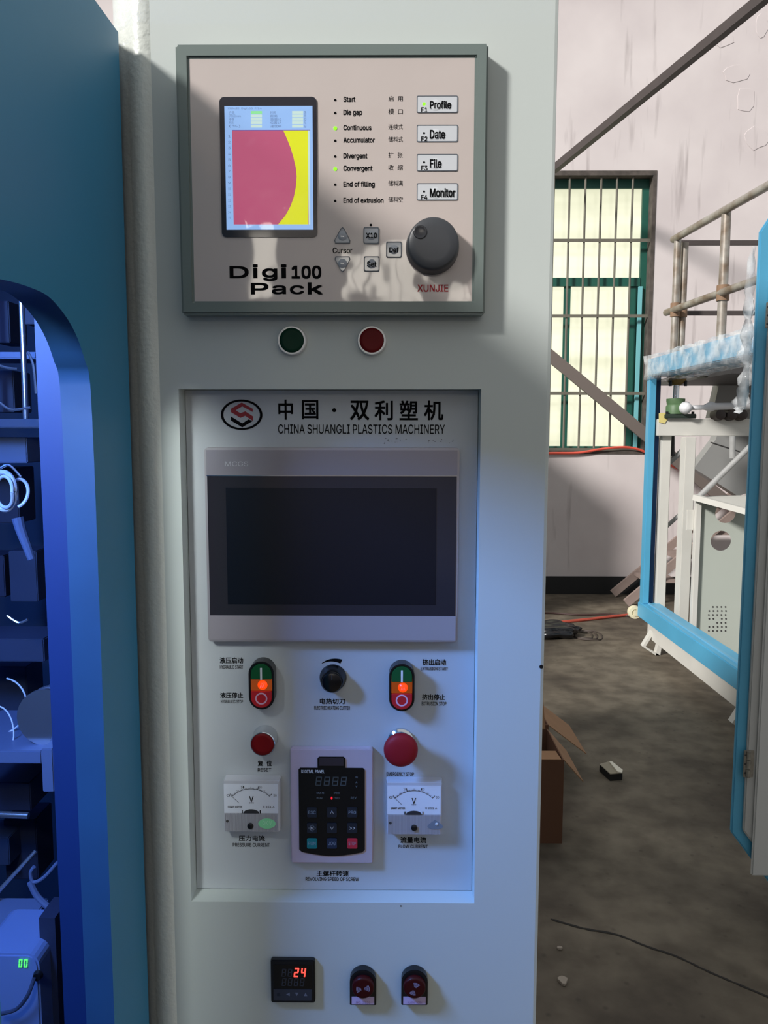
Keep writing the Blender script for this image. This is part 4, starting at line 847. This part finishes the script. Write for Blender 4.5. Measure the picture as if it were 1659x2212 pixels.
# hanging twist of film
tw = [at(x, y, 3.0) for x, y in ((1622, 700), (1615, 735), (1610, 765), (1616, 790), (1612, 820), (1605, 845), (1602, 870), (1594, 890))]
tw = spline(tw, 5)
bm = BM(); rows = []
for i, p in enumerate(tw): rr = .028 + .012 * math.sin(i * .7); rows.append([bm.verts.new(p + Vector((rr * math.cos(a) + random.gauss(0, .006), rr * math.sin(a), random.gauss(0, .004)))) for a in [k * math.pi / 5 for k in range(10)]])
for A_, B_2 in zip(rows, rows[1:]):
    for i in range(10): bm.faces.new((A_[i], A_[(i + 1) % 10], B_2[(i + 1) % 10], B_2[i]))
tag(obj('film_twist', bm, m_film, None, smooth='all'), 'twisted bunch of clear film hanging beside the blue door', 'film')
# caster
cc = at(1370, 1322, YF + .15); cs = thing('caster_wheel', 'cream caster wheel at the far end of the blue bottom beam', 'wheel', (cc.x, cc.y, 0))
def xwheel(bm, c, r_, w_, n=24): return hexa(bm, [(c[0] - w_ / 2, c[1] + r_ * math.cos(2 * math.pi * i / n), c[2] + r_ * math.sin(2 * math.pi * i / n)) for i in range(n)], [(c[0] + w_ / 2, c[1] + r_ * math.cos(2 * math.pi * i / n), c[2] + r_ * math.sin(2 * math.pi * i / n)) for i in range(n)])
m_cr = mat('cream nylon', (226, 218, 186), .45)
obj('wheel', lathe(BM(), cc.x, cc.z, [(0, cc.y - .02), (.02, cc.y - .02), (.024, cc.y - .026), (.044, cc.y - .024), (.048, cc.y), (.044, cc.y + .02), (0, cc.y + .02)], 28), m_cr, cs, smooth=True)
obj('axle', tube(BM(), [(cc.x, cc.y - .03, cc.z), (cc.x, cc.y + .03, cc.z)], .008, 10), m_dark, cs); obj('bracket', box(BM(), cc.x - .01, cc.x + .075, cc.y + .021, cc.y + .03, cc.z - .02, cc.z + .02), m_cr, cs); obj('bracket', box(BM(), cc.x - .01, cc.x + .075, cc.y - .035, cc.y - .027, cc.z - .02, cc.z + .02), m_cr, cs)

# leaning grey sheet behind the frame
YL = YF + .9
gs = thing('grey_sheet_box', 'tilted grey sheet metal box behind the machine frame', 'panel', at(1570, 1030, YL))
P = [at(x, y, YL) for x, y in ((1499, 1012), (1546, 950), (1560, 905), (1690, 905), (1690, 1040), (1594, 1072), (1560, 1050))]
obj('sheet', hexa(BM(), P, [p + Vector((0, .12, 0)) for p in P]), mat('mid grey sheet', (150, 150, 148), .45, var=.08), gs)
obj('seam', beam(BM(), at(1535, 955, YL - .006), at(1597, 975, YL - .006), .006, .006), m_dark, gs)
P = [at(x, y, YL) for x, y in ((1556, 818), (1690, 818), (1690, 905), (1537, 903))]
obj('upper_sheet', hexa(BM(), P, [p + Vector((0, .12, 0)) for p in P]), mat('upper grey sheet', (164, 162, 160), .5), gs)
obj('support', tube(BM(), [at(1690, 1040, YL + .06), Vector((at(1690, 1040, YL + .06).x, YL + .06, 0))], .03), m_dark, gs)

# ------------------------------------------------------------------ stair and braces at the wall
st_ = thing('steel_stair', 'dusty steel stair with slanting stringers behind the machine frame', 'stair', (at(1400, 1300, 5.6).x, 5.6, 0))
m_dust = mat('dusty pink grey steel', (150, 132, 124), .7, var=.2, vscale=8)
sA = atz(1352, 1303, .03); yS = sA.y
for dy in (0, .40): a = Vector((sA.x, yS + dy, .03)); obj('stringer', beam(BM(), a, a + Vector((1.55, 0, 1.35)), .03, .07), m_dust, st_)
for i in range(6):
    x_ = sA.x + .20 + i * .24; z_ = .03 + .20 / 1.55 * 1.35 + i * .24 * 1.35 / 1.55
    obj('tread', box(BM(), x_ - .02, x_ + .24, yS + .02, yS + .38, z_, z_ + .03), m_dust, st_)
m_br = mat('dark brown flat steel', (74, 66, 64), .6, var=.15, vscale=10)
a = at(1196, 366, YW - .15); b_ = at(1760, -95, 3.6)
bc = tag(obj('diagonal_brace', beam(BM(), a, b_, .05, .062, up=(0, 0, 1)), m_br), 'dark diagonal steel brace crossing the white wall above the window', 'brace')
a = at(1160, 745, YW - .5); b_ = at(1600, 1110, YW - .5)
tag(obj('stair_rail', beam(BM(), a, b_, .03, .095), mat('brown grey flat bar', (112, 102, 96), .6)), 'broad brown-grey bar slanting down across the window grille', 'rail')
hb = thing('hidden_shade_block', 'unseen tall grey block added behind the control cabinet to shade the white wall', 'machine', (-.6, 5.3, 0))  # added out of view, only to cast shade on the far wall
obj('body', box(BM(), -1.2, -.06, 4.4, 6.2, .08, 2.4), m_cab, hb, bevel=.01); obj('base', box(BM(), -1.16, -.10, 4.45, 6.15, 0, .08), m_dark, hb)
# guard rail of pipes
gr = thing('pipe_guardrail', 'grey pipe guardrail rising over the machine frame', 'guardrail', at(1470, 760, 5.1))
D1 = 5.15; D2 = D1 + .85; rl = .026
def gp(px, py): k = .442 * D2 / ((px - CX) / F + .07); return at(px, py, k - .85)
pA = gp(1457, 516); pB = gp(1760, 331)
def along(p, z, t0, t1): return None
zU = pA.z; dirv = Vector((.07, -1, 0)); 
def rail(z, t0, t1, r_=rl, nm='rail'): p0 = Vector((pA.x, pA.y, z)); return obj(nm, tube(BM(), [p0 + dirv * t0, p0 + dirv * t1], r_, 12), m_steel, gr, smooth=True)
rail(zU, -.02, 2.4); zL = at(1447, 671, pA.y).z; rail(zL, -.10, 2.4)
def post(px, py0, r_, dy=0, z1=None):
    k = .442 * D2 / ((px - CX) / F + .07) - .85 + dy; x_ = at(px, 600, k).x
    obj('post', tube(BM(), [(x_, k, z1 or 1.90), (x_, k, at(px, py0, k).z)], r_, 12), m_steel, gr, smooth=True); obj('clamp', tube(BM(), [(x_, k, zL - .05), (x_, k, zL + .05)], r_ * 1.35, 12), mat('rusty clamp', (136, 108, 84), .7), gr, smooth=True)
post(1461, 517, .026); post(1477, 524, .026, .15); post(1563, 449, .030)
for zq, nm in ((zU, 'u'), (zL, 'l')):
    obj('cross_rail', box(BM(), pA.x + .06, pA.x + 2.2, pA.y + .12, pA.y + .15, zq - .015, zq + .018), m_br, gr)
obj('deck', box(BM(), pA.x, pA.x + 2.2, pA.y - 1.1, pA.y + .2, 1.86, 1.91), m_dark, gr)
for xx, yy in ((pA.x + 2.15, pA.y + .13),): obj('post', tube(BM(), [(xx, yy, 0), (xx, yy, zU)], .03, 10), m_steel, gr)

# ------------------------------------------------------------------ cabinet door at the right edge
DY = 1.15
dr = thing('blue_cabinet_door', 'half-open blue edged grey cabinet door at the right border', 'door', (1.3, DY, 0))
q = lambda x, y: (lambda u: (u.x, u.z))(at(x, y, DY))
xe = q(1611, 1150)[0]; zt_ = q(1641, 500)[1]; zl_ = q(1585, 1798)[1]; RX = 1.45
s2 = q(1660, 1905); s1 = q(1585, 1798)
slope = (s2[1] - s1[1]) / (s2[0] - xe); cx2 = xe + .16; zb2 = zl_ + slope * .16
ut = .07
pts = [(xe, zl_), (cx2, zb2), (RX, zb2), (RX, zt_ + ut * 1.6), (xe + ut, zt_ + ut * 1.6), (xe, zt_)]
obj('door_leaf', prism(BM(), pts, DY, DY + .012), m_blue, dr, bevel=.003)
bw2 = q(1651, 700)[0] - q(1622, 700)[0]; bw2 = .0265
pin = [(xe + bw2, zl_ + .01), (cx2 + bw2 * .5, zb2 + bw2), (RX, zb2 + bw2), (RX, zt_ + ut * 1.6 - bw2), (xe + ut + bw2 * .4, zt_ + ut * 1.6 - bw2), (xe + bw2, zt_ - .0)]
obj('grey_panel', prism(BM(), pin, DY - .012, DY), mat('grey door sheet', (176, 178, 176), .42), dr, bevel=.003)
px2 = xe + bw2 + .022
obj('raised_fold', box(BM(), px2, RX, DY - .022, DY - .012, zb2 + .1, zt_ - .05), mat('light door sheet', (192, 194, 192), .42), dr, bevel=.004)
m_hg = mat('worn zinc hinge', (170, 168, 160), .35, metal=.7, var=.35, vscale=60)
for (hx_, hy_, h_) in ((1650, 681, 56), (1606, 1650, 58)):
    x0, x1, z0, z1 = pr(hx_ - 8, hy_ - h_ / 2, hx_ + 10, hy_ + h_ / 2, DY - .016)
    x0 = xe + bw2 - .010; x1 = x0 + .026
    hg = obj('hinge', box(BM(), x0, x1, DY - .017, DY - .0125, z0, z1), m_hg, dr, bevel=.001)
    for k in range(3): zz = z0 + (z1 - z0) * (k + .5) / 3; obj('knuckle', tube(BM(), [(x0 + .011, DY - .019, zz - (z1 - z0) * .14), (x0 + .011, DY - .019, zz + (z1 - z0) * .14)], .0055, 10), m_hg, hg, smooth=True); obj('hinge_screw', lathe(BM(), x0 + .004, zz, [(0, DY - .0185), (.002, DY - .0183), (.003, DY - .017)], 10), m_dark, hg)
obj('cabinet_body', box(BM(), 1.30, 1.9, DY + .04, DY + .45, 0, 2.25), m_cream, dr, bevel=.005)
film([(xe - .002, DY + .045 , zt_ - .03 - k * .03) for k in range(14)], [(-.006, 0), (.01, .004), (.012, 0), (.0, -.004)], .006, 'edge_film', 'ragged strip of clear film along the blue door edge')

# ------------------------------------------------------------------ on the floor
m_card = mat('brown cardboard', (150, 112, 80), .85, var=.1, vscale=10); m_card2 = mat('shaded cardboard side', (104, 70, 50), .85, var=.1, vscale=8)  # second brown is darkened for the shadow on the carton sides
b0 = atz(1214, 1822); bY = b0.y; bX = b0.x; bh = at(1210, 1642, bY).z
cb = thing('cardboard_box', 'open brown cardboard box, the nearer of two beside the cabinet', 'box', (bX - .18, bY + .15, 0))
def carton(t, x0, x1, y0, y1, h, th=.004):
    obj('carton', ring(BM(), [(x0, y0), (x1, y0), (x1, y1), (x0, y1)], [(x0 + th, y0 + th), (x1 - th, y0 + th), (x1 - th, y1 - th), (x0 + th, y1 - th)], 0, 1), m_card2, t)
def carton_mesh(x0, x1, y0, y1, h, th=.004):
    bm = BM(); box(bm, x0, x1, y0, y0 + th, 0, h); box(bm, x0, x1, y1 - th, y1, 0, h); box(bm, x0, x0 + th, y0 + th, y1 - th, 0, h); box(bm, x1 - th, x1, y0 + th, y1 - th, 0, h); box(bm, x0 + th, x1 - th, y0 + th, y1 - th, 0, th); return bm
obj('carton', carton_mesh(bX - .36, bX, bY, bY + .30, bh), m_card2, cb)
def flap(a, b_, v, par, th=.003):
    a, b_, v = Vector(a), Vector(b_), Vector(v); nrm = (b_ - a).cross(v).normalized() * th; P = [a, b_, b_ + v, a + v]; return obj('flap', hexa(BM(), P, [p + nrm for p in P]), m_card, par)
flap((bX, bY + .01, bh), (bX, bY + .29, bh), (.075, 0, -.085), cb)
flap((bX - .35, bY + .30, bh), (bX - .01, bY + .30, bh), (0.0, .06, .105), cb)
flap((bX - .35, bY, bh), (bX - .01, bY, bh), (0, .10, -.01), cb)
c0_ = atz(1182, 1668); Y2 = bY + .52; X2 = at(1185, 1566, Y2).x; h2_ = at(1185, 1566, Y2).z
cb2 = thing('cardboard_box', 'open cardboard box with a wide flap hanging out, the farther of two', 'box', (X2 - .15, Y2 + .1, 0))
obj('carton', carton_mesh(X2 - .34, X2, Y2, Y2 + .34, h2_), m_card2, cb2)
vv = at(1267, 1628, Y2) - at(1185, 1566, Y2)
flap((X2, Y2 + .0, h2_), (X2, Y2 + .33, h2_), (vv.x, 0, vv.z), cb2)
flap((X2 - .33, Y2 + .34, h2_), (X2 - .01, Y2 + .34, h2_), (0, .03, .12), cb2)
# small white-topped block
q = atz(1296, 1662); q2 = atz(1345, 1680)
pb = thing('small_block', 'small dark block with a torn white top lying on the concrete', 'block', (q.x + .04, q.y - .02, 0))
K = [atz(x, y, .03) for x, y in ((1295, 1652), (1316, 1646), (1345, 1665), (1344, 1671), (1318, 1673))]
obj('block', hexa(BM(), K, [Vector((p.x, p.y, .001)) for p in K]), mat('black foam', (20, 20, 20), .8), pb); K2 = [Vector((p.x, p.y, .0305)) for p in K]
obj('top_label', hexa(BM(), [p + Vector((0, 0, .003)) for p in K2], K2), mat('grey beige top', (150, 142, 124), .8), pb)
K3 = [atz(x, y, .036) for x, y in ((1316, 1646), (1322, 1646), (1345, 1664), (1344, 1670), (1334, 1668))]
obj('white_strip', hexa(BM(), [p + Vector((0, 0, .003)) for p in K3], [p - Vector((0, 0, .002)) for p in K3]), mat('torn white paper', (226, 220, 204), .8), pb)
# black bag of cable
q = atz(1200, 1383)
bg = thing('black_bag', 'black plastic bag with cable lying on the floor beside the cabinet', 'bag', (q.x, q.y + .15, 0))
bm = BM(); bmesh.ops.create_icosphere(bm, subdivisions=4, radius=1)
for v in bm.verts:
    k = 1 + .10 * math.sin(7 * v.co.x + 3 * v.co.y) + .07 * math.sin(11 * v.co.y + 5 * v.co.z) + random.gauss(0, .012)
    v.co = Vector((q.x + v.co.x * .20 * k, q.y + .13 + v.co.y * .14 * k, max(.002, .045 + v.co.z * .06 * k)))
obj('bag_body', bm, mat('crinkled black plastic', (20, 20, 23), .25), bg, smooth='all')
for rr, ox in ((.085, .24), (.070, .22), (.10, .26)):
    P = [(q.x + ox + rr * math.cos(a), q.y + .12 + rr * 1.5 * math.sin(a), .008 + .006 * math.sin(3 * a)) for a in [k * math.pi / 12 for k in range(24)]]
    obj('cable', tube(BM(), P, .0045, 6, closed=True), mat('brown cable', (70, 60, 54), .6), bg, smooth=True)
m_red = mat('red air hose', (176, 74, 56), .5)
tag(obj('floor_hose', tube(BM(), spline([atz(1120, 1352, .012), atz(1190, 1346, .012), atz(1270, 1338, .012), atz(1330, 1331, .012), atz(1380, 1326, .012)], 5), .012, 8), m_red, smooth=True), 'red hose running over the floor towards the caster wheel', 'hose')
tag(obj('floor_cable', tube(BM(), spline([atz(1120, 1330, .008), atz(1180, 1324, .008), atz(1250, 1328, .008), atz(1320, 1327, .008), atz(1365, 1332, .008)], 5), .008, 8), mat('dark brown cable', (62, 40, 36), .6), smooth=True), 'dark cable on the floor behind the red hose', 'cable')
hs = [at(x, y, YW - .03) for x, y in ((1120, 982), (1190, 979), (1250, 978), (1300, 970), (1345, 966), (1380, 971), (1420, 990), (1470, 1015), (1520, 1035), (1560, 1072), (1580, 1110))]
tag(obj('wall_hose', tube(BM(), spline(hs, 5), .011, 8), mat('bright red hose', (214, 84, 66), .5), smooth=True), 'red hose lying along the window sill', 'hose')
tag(obj('scrap', prism(BM(), [(atz(1216, 2122).x + .012 * math.cos(a) * (1 + .3 * math.sin(3 * a)), atz(1216, 2122).y + .016 * math.sin(a)) for a in [k * math.pi / 6 for k in range(12)]], .001, .008, ax='z'), mat('pale scrap', (150, 140, 128), .7)), 'pale crumb of scrap on the dark concrete, lower edge of the photo', 'scrap')
tag(obj('scrap', prism(BM(), [(atz(1209, 2050).x + .008 * math.cos(a), atz(1209, 2050).y + .006 * math.sin(a)) for a in [k * math.pi / 4 for k in range(8)]], .001, .006, ax='z'), mat('pale scrap', (150, 140, 128), .7)), 'tiny pale fleck on the concrete close to the cabinet', 'scrap')
for o in bpy.data.objects:
    if '_base' in o: del o['_base']
